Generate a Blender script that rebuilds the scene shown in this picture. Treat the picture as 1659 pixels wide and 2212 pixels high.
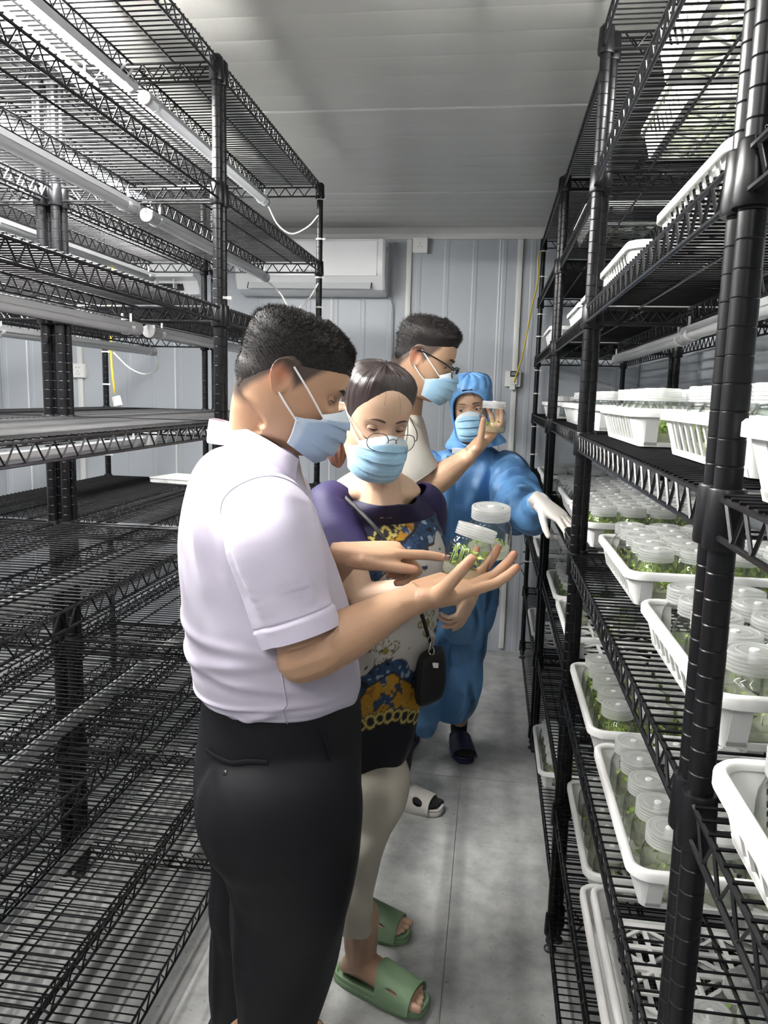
import bpy, bmesh, math, random
import numpy as np
from mathutils import Vector, Matrix, Euler
random.seed(7); rng = np.random.default_rng(7)
D = bpy.data; SC = bpy.context.scene; COL = SC.collection
for o in list(D.objects): D.objects.remove(o)
PI = math.pi

# ------------------------------------------------------------------ camera
FPX, PCX, PCY, CAMH = 1680.0, 829.5, 1106.0, 1.5
_vy = np.array([1066 - PCX, -(859 - PCY), -FPX]); _fw = _vy / np.linalg.norm(_vy)
_vz = -np.array([570 - PCX, -(11830 - PCY), -FPX]); _vz -= _fw * _vz.dot(_fw); _up = _vz / np.linalg.norm(_vz)
_rt = np.cross(_fw, _up); ROT = np.array([_rt, _fw, _up]); CAMP = np.array([0, 0, CAMH])
cd = D.cameras.new('camera'); cd.sensor_fit = 'VERTICAL'; cd.sensor_height = 36; cd.sensor_width = 27
cd.lens = FPX / 2212 * 36; cd.clip_start = 0.02; cd.clip_end = 60
cam = D.objects.new('camera', cd); COL.objects.link(cam)
M = Matrix(ROT.tolist()).to_4x4(); M.translation = Vector(CAMP); cam.matrix_world = M
SC.camera = cam

def pt(px, py, Y):
    """world point on the vertical plane at depth Y that the lens shows at (px, py)"""
    d = ROT @ np.array([px - PCX, -(py - PCY), -FPX]); return CAMP + d * (Y / d[1])

# ------------------------------------------------------------------ world, exposure, added fill lights outside the view
w = D.worlds.new('world'); SC.world = w; w.use_nodes = True
w.node_tree.nodes['Background'].inputs[0].default_value = (0.8, 0.85, 0.9, 1)
w.node_tree.nodes['Background'].inputs[1].default_value = 0.02
vs = SC.view_settings; vs.view_transform = 'Standard'; vs.look = 'None'; vs.gamma = 1.0; vs.exposure = 1.7
try: vs.use_curve_mapping = False
except Exception: pass
SC.cycles.max_bounces = 8; SC.cycles.transparent_max_bounces = 30; SC.cycles.diffuse_bounces = 3
SC.cycles.glossy_bounces = 3; SC.cycles.transmission_bounces = 6
SC.cycles.caustics_reflective = False; SC.cycles.caustics_refractive = False
SC.cycles.sample_clamp_indirect = 6.0
def strip_light(name, loc, rot, sx, sy, power, color=(1, 0.98, 0.96)):
    l = D.lights.new(name, 'AREA'); l.shape = 'RECTANGLE'; l.size = sx; l.size_y = sy; l.energy = power; l.color = color
    o = D.objects.new(name, l); COL.objects.link(o); o.location = loc; o.rotation_euler = rot; return o
# unseen fill strips, added behind and beside the camera to light the room
strip_light('fill_strip_near_left', (-0.97, 0.05, 2.26), (0, math.radians(-25), 0), 0.05, 1.15, 3.5)
strip_light('fill_strip_second_left', (-1.49, 0.2, 2.26), (0, math.radians(-15), 0), 0.05, 1.15, 2.5)
strip_light('fill_strip_ceiling', (-0.25, -0.9, 2.38), (0, 0, 0), 0.10, 1.2, 6.5)
TUBE_L = 150.0

# ------------------------------------------------------------------ materials
def new_mat(name):
    m = D.materials.new(name); m.use_nodes = True; nt = m.node_tree
    return m, nt, nt.nodes['Principled BSDF']
def _bump(nt, b, bump, bscale, coord='Object', stretch=None, detail=4):
    tc = nt.nodes.new('ShaderNodeTexCoord'); nz = nt.nodes.new('ShaderNodeTexNoise')
    nz.inputs['Scale'].default_value = bscale; nz.inputs['Detail'].default_value = detail
    src = tc.outputs[coord]
    if stretch:
        mp = nt.nodes.new('ShaderNodeMapping'); mp.inputs['Scale'].default_value = stretch
        nt.links.new(src, mp.inputs[0]); src = mp.outputs[0]
    nt.links.new(src, nz.inputs['Vector'])
    bp = nt.nodes.new('ShaderNodeBump'); bp.inputs['Strength'].default_value = bump; bp.inputs['Distance'].default_value = 0.01
    nt.links.new(nz.outputs[0], bp.inputs['Height']); nt.links.new(bp.outputs[0], b.inputs['Normal'])
def mat(name, col, rough=0.5, metal=0.0, spec=0.5, var=0.08, scale=12, bump=0, bscale=60, sss=0, stretch=None, sheen=0, coat=0, alpha=1, trans=0):
    m, nt, b = new_mat(name)
    tc = nt.nodes.new('ShaderNodeTexCoord'); nz = nt.nodes.new('ShaderNodeTexNoise'); nz.inputs['Scale'].default_value = scale
    nz.inputs['Detail'].default_value = 5
    nt.links.new(tc.outputs['Object'], nz.inputs['Vector'])
    mx = nt.nodes.new('ShaderNodeMix'); mx.data_type = 'RGBA'
    c = np.array(col)
    mx.inputs[6].default_value = (*np.clip(c * (1 - var), 0, 1), 1); mx.inputs[7].default_value = (*np.clip(c * (1 + var), 0, 1), 1)
    nt.links.new(nz.outputs[0], mx.inputs[0]); nt.links.new(mx.outputs[2], b.inputs['Base Color'])
    b.inputs['Roughness'].default_value = rough; b.inputs['Metallic'].default_value = metal
    b.inputs['Specular IOR Level'].default_value = spec
    if sss: b.inputs['Subsurface Weight'].default_value = sss; b.inputs['Subsurface Radius'].default_value = (1, .4, .25); b.inputs['Subsurface Scale'].default_value = 0.006
    if sheen: b.inputs['Sheen Weight'].default_value = sheen
    if coat: b.inputs['Coat Weight'].default_value = coat
    b.inputs['Alpha'].default_value = alpha
    if bump: _bump(nt, b, bump, bscale, stretch=stretch)
    return m
def crease(m, scale=9.0, strength=.5, dist=.02, stretch=None):
    """ridged folds on top of whatever bump the material has"""
    nt = m.node_tree; b = nt.nodes['Principled BSDF']; tc = nt.nodes.new('ShaderNodeTexCoord'); nz = nt.nodes.new('ShaderNodeTexNoise')
    nz.noise_type = 'RIDGED_MULTIFRACTAL'; nz.inputs['Scale'].default_value = scale; nz.inputs['Detail'].default_value = 3; nz.inputs['Distortion'].default_value = .6
    src = tc.outputs['Object']
    if stretch: mp = nt.nodes.new('ShaderNodeMapping'); mp.inputs['Scale'].default_value = stretch; nt.links.new(src, mp.inputs[0]); src = mp.outputs[0]
    nt.links.new(src, nz.inputs['Vector']); bp = nt.nodes.new('ShaderNodeBump'); bp.inputs['Strength'].default_value = strength; bp.inputs['Distance'].default_value = dist
    nt.links.new(nz.outputs[0], bp.inputs['Height'])
    if b.inputs['Normal'].links: nt.links.new(b.inputs['Normal'].links[0].from_socket, bp.inputs['Normal'])
    nt.links.new(bp.outputs[0], b.inputs['Normal']); return m
def vmat(name, rough=0.5, sss=0.0, bump=0, bscale=80, spec=0.5, var=0.06, nscale=40, sheen=0, stretch=None):
    """colour from the mesh's 'Col' attribute with a little noise"""
    m, nt, b = new_mat(name)
    at = nt.nodes.new('ShaderNodeVertexColor'); at.layer_name = 'Col'
    tc = nt.nodes.new('ShaderNodeTexCoord'); nz = nt.nodes.new('ShaderNodeTexNoise'); nz.inputs['Scale'].default_value = nscale
    nt.links.new(tc.outputs['Object'], nz.inputs['Vector'])
    mr = nt.nodes.new('ShaderNodeMapRange'); mr.inputs[3].default_value = 1 - var; mr.inputs[4].default_value = 1 + var
    nt.links.new(nz.outputs[0], mr.inputs[0])
    vm = nt.nodes.new('ShaderNodeVectorMath'); vm.operation = 'SCALE'
    nt.links.new(at.outputs[0], vm.inputs[0]); nt.links.new(mr.outputs[0], vm.inputs['Scale'])
    nt.links.new(vm.outputs[0], b.inputs['Base Color'])
    b.inputs['Roughness'].default_value = rough; b.inputs['Specular IOR Level'].default_value = spec
    if sss: b.inputs['Subsurface Weight'].default_value = sss; b.inputs['Subsurface Radius'].default_value = (1, .35, .2); b.inputs['Subsurface Scale'].default_value = 0.008
    if sheen: b.inputs['Sheen Weight'].default_value = sheen
    if bump: _bump(nt, b, bump, bscale, stretch=stretch)
    return m
def glass_mat(name, tint=(0.94, 0.97, 0.95), refl=1.0, rough=0.03, bump=0.25, bscale=22, edge=.35):
    m, nt, b = new_mat(name); nt.nodes.remove(b); out = nt.nodes['Material Output']
    tr = nt.nodes.new('ShaderNodeBsdfTransparent')
    lw = nt.nodes.new('ShaderNodeLayerWeight'); lw.inputs[0].default_value = .5; p2 = nt.nodes.new('ShaderNodeMath'); p2.operation = 'POWER'; p2.inputs[1].default_value = 2.6
    nt.links.new(lw.outputs['Facing'], p2.inputs[0]); mc = nt.nodes.new('ShaderNodeMix'); mc.data_type = 'RGBA'
    mc.inputs[6].default_value = (*tint, 1); mc.inputs[7].default_value = (tint[0] * edge, tint[1] * edge, tint[2] * edge, 1)
    nt.links.new(p2.outputs[0], mc.inputs[0]); nt.links.new(mc.outputs[2], tr.inputs[0])
    gl = nt.nodes.new('ShaderNodeBsdfGlossy'); gl.inputs['Roughness'].default_value = rough
    fr = nt.nodes.new('ShaderNodeLayerWeight'); fr.inputs[0].default_value = .5      # Schlick reflectance, the same from both faces
    pw = nt.nodes.new('ShaderNodeMath'); pw.operation = 'POWER'; pw.inputs[1].default_value = 4.0; nt.links.new(fr.outputs['Facing'], pw.inputs[0])
    mu = nt.nodes.new('ShaderNodeMath'); mu.operation = 'MULTIPLY_ADD'; mu.inputs[1].default_value = .85 * refl; mu.inputs[2].default_value = .06 * refl; mu.use_clamp = True
    nt.links.new(pw.outputs[0], mu.inputs[0])
    ms = nt.nodes.new('ShaderNodeMixShader'); nt.links.new(mu.outputs[0], ms.inputs[0]); nt.links.new(tr.outputs[0], ms.inputs[1]); nt.links.new(gl.outputs[0], ms.inputs[2])
    tc = nt.nodes.new('ShaderNodeTexCoord'); nz = nt.nodes.new('ShaderNodeTexNoise'); nz.inputs['Scale'].default_value = bscale
    nt.links.new(tc.outputs['Object'], nz.inputs['Vector'])
    bp = nt.nodes.new('ShaderNodeBump'); bp.inputs['Strength'].default_value = bump; bp.inputs['Distance'].default_value = 0.01
    nt.links.new(nz.outputs[0], bp.inputs['Height']); nt.links.new(bp.outputs[0], gl.inputs['Normal'])
    nt.links.new(ms.outputs[0], out.inputs[0]); return m
def plastic_mat(name, col, transp=0.2, transl=0.3, rough=0.35):
    """thin milky plastic: diffuse + translucent + a little see-through + gloss"""
    m, nt, b = new_mat(name); out = nt.nodes['Material Output']
    b.inputs['Base Color'].default_value = (*col, 1); b.inputs['Roughness'].default_value = rough
    tc = nt.nodes.new('ShaderNodeTexCoord'); nz = nt.nodes.new('ShaderNodeTexNoise'); nz.inputs['Scale'].default_value = 30
    nt.links.new(tc.outputs['Object'], nz.inputs['Vector'])
    mx = nt.nodes.new('ShaderNodeMix'); mx.data_type = 'RGBA'; c = np.array(col)
    mx.inputs[6].default_value = (*(c * .95), 1); mx.inputs[7].default_value = (*np.clip(c * 1.05, 0, 1), 1)
    nt.links.new(nz.outputs[0], mx.inputs[0]); nt.links.new(mx.outputs[2], b.inputs['Base Color'])
    tl = nt.nodes.new('ShaderNodeBsdfTranslucent'); tl.inputs[0].default_value = (*col, 1)
    tr = nt.nodes.new('ShaderNodeBsdfTransparent')
    m1 = nt.nodes.new('ShaderNodeMixShader'); m1.inputs[0].default_value = transl; nt.links.new(b.outputs[0], m1.inputs[1]); nt.links.new(tl.outputs[0], m1.inputs[2])
    m2 = nt.nodes.new('ShaderNodeMixShader'); m2.inputs[0].default_value = transp; nt.links.new(m1.outputs[0], m2.inputs[1]); nt.links.new(tr.outputs[0], m2.inputs[2])
    nt.links.new(m2.outputs[0], out.inputs[0]); return m
def emit_mat(name, col, strength):
    m, nt, b = new_mat(name); nt.nodes.remove(b)
    e = nt.nodes.new('ShaderNodeEmission'); e.inputs[0].default_value = (*col, 1); e.inputs[1].default_value = strength
    nt.links.new(e.outputs[0], nt.nodes['Material Output'].inputs[0]); return m

# ------------------------------------------------------------------ geometry helpers
class G:
    """collects polygons; .obj() links them as ONE mesh object"""
    def __init__(s): s.v = []; s.f = []; s.m = []; s.n = 0; s.mi = 0
    def add(s, v, f):
        v = np.asarray(v, float).reshape(-1, 3); s.v.append(v); k = s.n
        s.f += [tuple(int(i) + k for i in q) for q in f]; s.m += [s.mi] * len(f); s.n += len(v); return s
    def box(s, c, d, R=None):
        c = np.array(c, float); h = np.array(d, float) / 2
        v = np.array([[x, y, z] for x in (-1, 1) for y in (-1, 1) for z in (-1, 1)]) * h
        if R is not None: v = v @ np.asarray(R).T
        return s.add(v + c, [(0, 1, 3, 2), (4, 6, 7, 5), (0, 4, 5, 1), (2, 3, 7, 6), (0, 2, 6, 4), (1, 5, 7, 3)])
    def rbox(s, c, d, r, axis=2, n=4):
        """box with the four edges along `axis` rounded and a small chamfer at both ends"""
        ax = [(1, 2), (2, 0), (0, 1)][axis]; h = np.array(d, float) / 2; ch = min(r, h[axis]) * .5
        rings = []
        for zz, ins in ((-h[axis], ch), (-h[axis] + ch, 0), (h[axis] - ch, 0), (h[axis], ch)):
            ring = []
            for qx, qy, a0 in ((1, 1, 0), (-1, 1, 90), (-1, -1, 180), (1, -1, 270)):
                for k in range(n + 1):
                    a = math.radians(a0 + 90 * k / n); p = np.zeros(3)
                    p[ax[0]] = qx * (h[ax[0]] - r) + (r - ins) * math.cos(a); p[ax[1]] = qy * (h[ax[1]] - r) + (r - ins) * math.sin(a); p[axis] = zz
                    ring.append(p + np.array(c))
            rings.append(ring)
        return s.loft(rings)
    def loft(s, rings, cap=True, close=True):
        R = [np.asarray(r, float) for r in rings]; n = len(R[0]); f = []
        for i in range(len(R) - 1):
            for j in range(n if close else n - 1):
                a = i * n + j; b = i * n + (j + 1) % n; f.append((a, b, b + n, a + n))
        if cap:
            f.append(tuple(range(n))[::-1]); k = (len(R) - 1) * n; f.append(tuple(range(k, k + n)))
        return s.add(np.concatenate(R), f)
    def tube(s, path, r, n=8, cap=True, up=None, closed=False):
        P = np.asarray(path, float); m = len(P)
        r = np.asarray(r, float)
        if r.ndim == 0: r = np.full((m, 2), float(r))
        elif r.ndim == 1: r = np.stack([r, r], 1)
        T = np.gradient(P, axis=0) if not closed else np.roll(P, -1, 0) - np.roll(P, 1, 0)
        T /= np.linalg.norm(T, axis=1)[:, None] + 1e-12
        u = np.array(up if up is not None else ([0, 0, 1] if abs(T[0][2]) < .9 else [0, 1, 0]), float)
        rings = []; a = np.linspace(0, 2 * PI, n, endpoint=False)
        for i in range(m):
            u = u - T[i] * u.dot(T[i]); u /= np.linalg.norm(u) + 1e-12; b = np.cross(T[i], u)
            rings.append(P[i] + np.cos(a)[:, None] * u * r[i, 0] + np.sin(a)[:, None] * b * r[i, 1])
            if up is not None: u = np.array(up, float)
        if closed: rings.append(rings[0])
        return s.loft(rings, cap and not closed)
    def lathe(s, prof, n=20, c=(0, 0, 0), cap=True):
        a = np.linspace(0, 2 * PI, n, endpoint=False); c = np.array(c)
        return s.loft([np.stack([np.cos(a) * r, np.sin(a) * r, np.full(n, z)], 1) + c for r, z in prof], cap)
    def ball(s, c, r, n=12, k=8, R=None):
        r = np.broadcast_to(np.array(r, float), 3); th = np.linspace(0, PI, k + 1); a = np.linspace(0, 2 * PI, n, endpoint=False)
        rings = []
        for t in th:
            q = max(math.sin(t), .02); p = np.stack([np.cos(a) * q * r[0], np.sin(a) * q * r[1], np.full(n, -math.cos(t) * r[2])], 1)
            if R is not None: p = p @ np.asarray(R).T
            rings.append(p + np.array(c))
        return s.loft(rings)
    def cap(s, p0, p1, r0, r1, n=12):
        """tapered capsule"""
        p0 = np.array(p0, float); p1 = np.array(p1, float); d = p1 - p0; L = np.linalg.norm(d); d = d / (L + 1e-9)
        P = []; R = []
        for t in (-.98, -.7, -.35): P.append(p0 + d * r0 * t); R.append(r0 * math.sqrt(1 - t * t))
        for t in (0, .33, .67, 1): P.append(p0 + d * L * t); R.append(r0 + (r1 - r0) * t)
        for t in (.35, .7, .98): P.append(p1 + d * r1 * t); R.append(r1 * math.sqrt(1 - t * t))
        return s.tube(P, np.array(R), n)
    def arr(s): return np.concatenate(s.v), s.f
    def mesh(s, name, smooth=40):
        me = D.meshes.new(name); me.from_pydata(np.concatenate(s.v).tolist(), [], s.f)
        if any(s.m): me.polygons.foreach_set('material_index', s.m)
        if smooth:
            me.shade_smooth()
            if smooth < 180: me.set_sharp_from_angle(angle=math.radians(smooth))
        me.update(); return me
    def obj(s, name, mats, parent=None, smooth=40): return link(name, s.mesh(name, smooth), mats, parent)

def link(name, me, mats=None, parent=None):
    if mats is not None and not len(me.materials):
        for m in (mats if isinstance(mats, (list, tuple)) else [mats]): me.materials.append(m)
    o = D.objects.new(name, me); COL.objects.link(o)
    if parent is not None: o.parent = parent
    return o
def empty(name, loc=(0, 0, 0), rz=0):
    o = D.objects.new(name, None); COL.objects.link(o); o.empty_display_size = .05; o.location = loc; o.rotation_euler = (0, 0, rz); return o
def tag(o, label=None, cat=None, group=None, kind=None):
    if label: o['label'] = label
    if cat: o['category'] = cat
    if group: o['group'] = group
    if kind: o['kind'] = kind
    return o
def copy_tree(o, parent=None):
    c = o.copy(); COL.objects.link(c)
    if parent is not None: c.parent = parent
    for ch in o.children: copy_tree(ch, c)
    return c
def bez(pts, n=40):
    """Catmull-Rom through points"""
    P = np.asarray(pts, float); Q = np.vstack([2 * P[0] - P[1], P, 2 * P[-1] - P[-2]]); out = []
    k = len(P) - 1; per = max(2, n // k)
    for i in range(k):
        a, b, c, d = Q[i:i + 4]
        for t in np.linspace(0, 1, per, endpoint=False):
            out.append(.5 * ((2 * b) + (-a + c) * t + (2 * a - 5 * b + 4 * c - d) * t * t + (-a + 3 * b - 3 * c + d) * t ** 3))
    out.append(P[-1]); return np.array(out)
def text_obj(name, body, size, m, parent, loc, rot):
    c = D.curves.new(name, 'FONT'); c.body = body; c.size = size; c.extrude = .0002; o = D.objects.new(name, c); COL.objects.link(o)
    dg = bpy.context.evaluated_depsgraph_get(); me = D.meshes.new_from_object(o.evaluated_get(dg)); D.objects.remove(o); D.curves.remove(c); me.name = name
    me.materials.clear(); t = link(name, me, m, parent); t.location = loc; t.rotation_euler = rot; t['kind'] = 'stuff'; return t
def unit(v): v = np.array(v, float); return v / np.linalg.norm(v)
def vnoise(P, seed=0):
    """value noise in [-1,1], vectorised"""
    P = np.asarray(P, float); i = np.floor(P).astype(np.int64); f = P - i; f = f * f * (3 - 2 * f)
    def h(a, b, c):
        n = (a * 73856093) ^ (b * 19349663) ^ (c * 83492791) ^ (seed * 2654435)
        n = (n ^ (n >> 13)) * 1274126177; n = n & 0x7fffffff; n = (n ^ (n >> 11)); return (n % 10007) / 5003.5 - 1
    r = 0
    for dx in (0, 1):
        for dy in (0, 1):
            for dz in (0, 1):
                r = r + h(i[..., 0] + dx, i[..., 1] + dy, i[..., 2] + dz) * (f[..., 0] if dx else 1 - f[..., 0]) * (f[..., 1] if dy else 1 - f[..., 1]) * (f[..., 2] if dz else 1 - f[..., 2])
    return r
def sstep(a, b, x): t = np.clip((x - a) / (b - a), 0, 1); return t * t * (3 - 2 * t)
# ================================================================== ROOM
M_wall = mat('painted wall panel', (0.42, 0.445, 0.475), .38, var=.03, scale=3, spec=.5, bump=.02, bscale=400)
M_ceil = mat('ceiling panel', (0.60, 0.595, 0.56), .35, var=.03, scale=2, spec=.5)
M_trim = mat('white trim', (0.66, 0.66, 0.64), .4, var=.03)
M_white = mat('white plastic', (0.74, 0.74, 0.72), .35, var=.03)
M_black = mat('black plastic', (0.02, 0.02, 0.022), .4)
M_seam = mat('sealant', (0.8, 0.8, 0.79), .5)
def floor_mat():
    m, nt, b = new_mat('grey vinyl floor'); tc = nt.nodes.new('ShaderNodeTexCoord')
    def nz(s, d=6, r=.6):
        n = nt.nodes.new('ShaderNodeTexNoise'); n.inputs['Scale'].default_value = s; n.inputs['Detail'].default_value = d; n.inputs['Roughness'].default_value = r
        nt.links.new(tc.outputs['Object'], n.inputs['Vector']); return n
    a = nz(3.2, 8, .65); c = nz(11, 8, .7); e = nz(46, 4, .6)
    r1 = nt.nodes.new('ShaderNodeValToRGB'); r1.color_ramp.elements[0].position = .3; r1.color_ramp.elements[1].position = .7
    r1.color_ramp.elements[0].color = (.32, .325, .32, 1); r1.color_ramp.elements[1].color = (.53, .535, .52, 1)
    nt.links.new(a.outputs[0], r1.inputs[0])
    r2 = nt.nodes.new('ShaderNodeValToRGB'); r2.color_ramp.elements[0].position = .33; r2.color_ramp.elements[1].position = .62
    r2.color_ramp.elements[0].color = (.62, .62, .62, 1); r2.color_ramp.elements[1].color = (1.08, 1.08, 1.08, 1)
    nt.links.new(c.outputs[0], r2.inputs[0])
    r3 = nt.nodes.new('ShaderNodeValToRGB'); r3.color_ramp.elements[0].position = .30; r3.color_ramp.elements[1].position = .36
    r3.color_ramp.elements[0].color = (.5, .5, .5, 1); r3.color_ramp.elements[1].color = (1, 1, 1, 1)
    nt.links.new(e.outputs[0], r3.inputs[0])
    m1 = nt.nodes.new('ShaderNodeMix'); m1.data_type = 'RGBA'; m1.blend_type = 'MULTIPLY'; m1.inputs[0].default_value = .8
    nt.links.new(r1.outputs[0], m1.inputs[6]); nt.links.new(r2.outputs[0], m1.inputs[7])
    m2 = nt.nodes.new('ShaderNodeMix'); m2.data_type = 'RGBA'; m2.blend_type = 'MULTIPLY'; m2.inputs[0].default_value = .6
    nt.links.new(m1.outputs[2], m2.inputs[6]); nt.links.new(r3.outputs[0], m2.inputs[7])
    nt.links.new(m2.outputs[2], b.inputs['Base Color']); b.inputs['Roughness'].default_value = .42
    bp = nt.nodes.new('ShaderNodeBump'); bp.inputs['Strength'].default_value = .12; bp.inputs['Distance'].default_value = .005
    nt.links.new(c.outputs[0], bp.inputs['Height']); nt.links.new(bp.outputs[0], b.inputs['Normal']); return m
M_floor = floor_mat()
X0, X1, Y0, Y1, ZC = -3.05, 0.80, -2.6, 4.55, 2.43
def struct(g, name, m, **k): o = g.obj(name, m, **k); o['kind'] = 'structure'; return o
fl = struct(G().box(((X0 + X1) / 2, (Y0 + Y1) / 2, -.055), (X1 - X0 + .2, Y1 - Y0 + .2, .1)), 'floor', M_floor)
# vinyl sheets with hairline seams (seam along the aisle and one across it)
sx = [X0, -1.6, -.062, X1]; sy = [Y0, -.4, 1.2, 2.93, Y1]
for i in range(3):
    for j in range(4):
        if i == 2 and j == 3: pass
        G().box(((sx[i] + sx[i + 1]) / 2, (sy[j] + sy[j + 1]) / 2, -.0025), (sx[i + 1] - sx[i] - .0025, sy[j + 1] - sy[j] - .0025, .005)).obj('vinyl_sheet', M_floor, fl)
# ceiling: ribbed sandwich panels running across the room
ce = struct(G().box(((X0 + X1) / 2, (Y0 + Y1) / 2, ZC + .07), (X1 - X0 + .2, Y1 - Y0 + .2, .1)), 'ceiling', M_ceil)
ys = [Y0, -1.5, -.43, .64, 1.65, 2.70, 3.76, Y1]
for a, b in zip(ys[:-1], ys[1:]):
    prof = []; n = int(round((b - a) / .1325)); k = (b - a - .008) / n
    for i in range(n):
        y = a + .004 + i * k; prof += [(y, ZC), (y + k * .08, ZC - .0015), (y + k * .92, ZC - .0015), (y + k, ZC)]
    prof += [(b - .004, ZC + .02), (a + .004, ZC + .02)]
    G().loft([[(x, y, z) for y, z in prof] for x in (X0, X1)]).obj('ceiling_panel', M_ceil, ce, smooth=20)
for y in ys[1:-1]: G().box(((X0 + X1) / 2, y, ZC - .0005), (X1 - X0, .012, .006)).obj('sealant_strip', M_seam, ce)
# back wall of ribbed vertical panels
wb = struct(G().box(((X0 + X1) / 2, Y1 + .07, ZC / 2), (X1 - X0 + .2, .1, ZC)), 'wall_back', M_wall)
xs = [X0, -2.87, -1.91, -.955, 0.0, X1]
for a, b in zip(xs[:-1], xs[1:]):
    prof = []; n = max(1, int(round((b - a) / .158))); k = (b - a - .006) / n
    for i in range(n):
        x = a + .003 + i * k
        prof += [(x, Y1), (x + k * .06, Y1), (x + k * .10, Y1 - .0022), (x + k * .22, Y1 - .0022), (x + k * .26, Y1), (x + k, Y1)]
    prof += [(b - .003, Y1 + .02), (a + .003, Y1 + .02)]
    G().loft([[(x, y, z) for x, y in prof] for z in (0, ZC)]).obj('wall_panel', M_wall, wb, smooth=10)
for x in xs[1:-1]: G().box((x, Y1 + .001, ZC / 2), (.007, .006, ZC)).obj('sealant_strip', M_seam, wb)
for nm, c, d in (('wall_left', (X0 - .05, (Y0 + Y1) / 2, ZC / 2), (.1, Y1 - Y0 + .2, ZC)), ('wall_front', ((X0 + X1) / 2, Y0 - .05, ZC / 2), (X1 - X0 + .2, .1, ZC))):
    struct(G().box(c, d), nm, M_wall)
wr = struct(G().box((X1 + .07, (Y0 + Y1) / 2, ZC / 2), (.1, Y1 - Y0 + .2, ZC)), 'wall_right', M_wall)
for k in range(7):
    a = Y1 - .96 * (k + 1); b = Y1 - .96 * k
    G().box((X1 + .01, (a + b) / 2, ZC / 2), (.02, b - a - .006, ZC)).obj('wall_panel', M_wall, wr)
# white angle trim where back wall meets ceiling
g = G(); prof = [(Y1, 2.372), (Y1 - .012, 2.372), (Y1 - .014, 2.40), (Y1 - .03, 2.418), (Y1 - .05, ZC - .002), (Y1, ZC - .002)]
g.loft([[(x, y, z) for y, z in prof] for x in (X0, X1)])
struct(g, 'trim_1', M_trim, smooth=30)
def trunking(name, x, z0, z1, w=.028):
    o = G().rbox((x, Y1 - .009, (z0 + z1) / 2), (w, .018, z1 - z0), .003, 2, 2).obj(name, M_trim); o['kind'] = 'structure'; return o
trunking('trim_2', -.508, 0.02, 2.37, .03); trunking('trim_3', .112, 0.02, 2.37, .030); trunking('trim_4', -2.515, 0.02, 2.37, .034)
M_hole = mat('dark slot', (0.01, 0.01, 0.01), .6)
def socket(x, z, kind, label, w=.086, depth=.036):
    r = empty('wall_socket', (x, Y1, z)); tag(r, label, 'socket')
    G().rbox((0, -depth / 2, 0), (w, depth, w), .006, 1, 3).obj('back_box', M_white, r)
    G().rbox((0, -depth - .003, 0), (w - .004, .006, w - .004), .006, 1, 3).obj('faceplate', M_white, r)
    g = G(); y = -depth - .0062
    if kind in ('five', 'three'):
        if kind == 'five':
            for s in (-1, 1): g.tube([(s * .0095, y + .002, .020), (s * .0095, y, .020)], .0028, 10)
        zo = -.012 if kind == 'five' else 0
        g.box((0, y, zo + .008), (.0022, .001, .008))
        for s in (-1, 1):
            R = Matrix.Rotation(s * .5, 3, 'Y'); g.box((s * .009, y, zo - .008), (.0022, .001, .008), np.array(R))
        g.obj('pin_slots', M_hole, r)
    return r
socket(-.445, 2.335, 'three', 'white wall socket just under the ceiling trim, air conditioner socket')
socket(-2.515, 1.60, 'five', 'white wall socket on the trunking seen between the left rack posts')
s3 = socket(.105, 1.607, 'none', 'white wall socket holding a small black meter and a plugged yellow cord', .088)
socket(.118, .80, 'none', 'white wall socket low on the back wall, above the black cable', .086)
# small digital meter and plug in the socket
r = empty('plug_in_meter', (.107, Y1 - .047, 1.607)); tag(r, 'small black framed digital meter sitting on the wall socket', 'meter')
G().rbox((0, -.008, .028), (.040, .014, .032), .005, 1, 3).obj('case', M_black, r)
M_lcd = mat('grey display', (.22, .24, .24), .3); G().box((0, -.0155, .028), (.027, .001, .016)).obj('display', M_lcd, r)
G().rbox((0, -.006, -.010), (.046, .012, .044), .006, 1, 3).obj('outlet_body', M_white, r)
M_yel = mat('yellow cable sheath', (.55, .40, .03), .45)
r = empty('power_cord', tuple(pt(1107, 832, 4.49))); tag(r, 'yellow power cord hanging from the far right rack post to the wall socket', 'cord')
P = [pt(1168, 543, 4.40), pt(1162, 560, 4.41), pt(1163, 590, 4.42), pt(1158, 625, 4.43), pt(1149, 660, 4.45), pt(1140, 710, 4.47), pt(1128, 770, 4.48), pt(1117, 805, 4.48), pt(1110, 826, 4.485)]
base = np.array(r.location)
G().tube(bez(np.array(P) - base, 60), .0045, 8).obj('cable', M_yel, r)
G().rbox((0, .010, -.012), (.032, .026, .030), .006, 1, 3).obj('plug', M_white, r)
M_wire = mat('black cable', (.015, .015, .017), .45)
r = empty('black_cable', tuple(pt(1098, 1195, 4.5))); tag(r, 'thin black cable looping on the back wall beside the right rack', 'cable')
P = [pt(1100, 1085, 4.515), pt(1099, 1140, 4.51), pt(1098, 1185, 4.51), pt(1104, 1208, 4.51), pt(1116, 1220, 4.5), pt(1132, 1215, 4.5), pt(1141, 1203, 4.5), pt(1137, 1195, 4.5), pt(1130, 1192, 4.5), pt(1140, 1190, 4.5), pt(1142, 1183, 4.5), pt(1135, 1175, 4.5), pt(1133, 1155, 4.5)]
G().tube(bez(np.array(P) - np.array(r.location), 80), .0028, 6).obj('cable', M_wire, r)
P = [pt(1112, 1218, 4.51), pt(1127, 1233, 4.5), pt(1140, 1265, 4.49)]
G().tube(bez(np.array(P) - np.array(r.location), 20), .0028, 6).obj('cable', M_wire, r)
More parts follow.
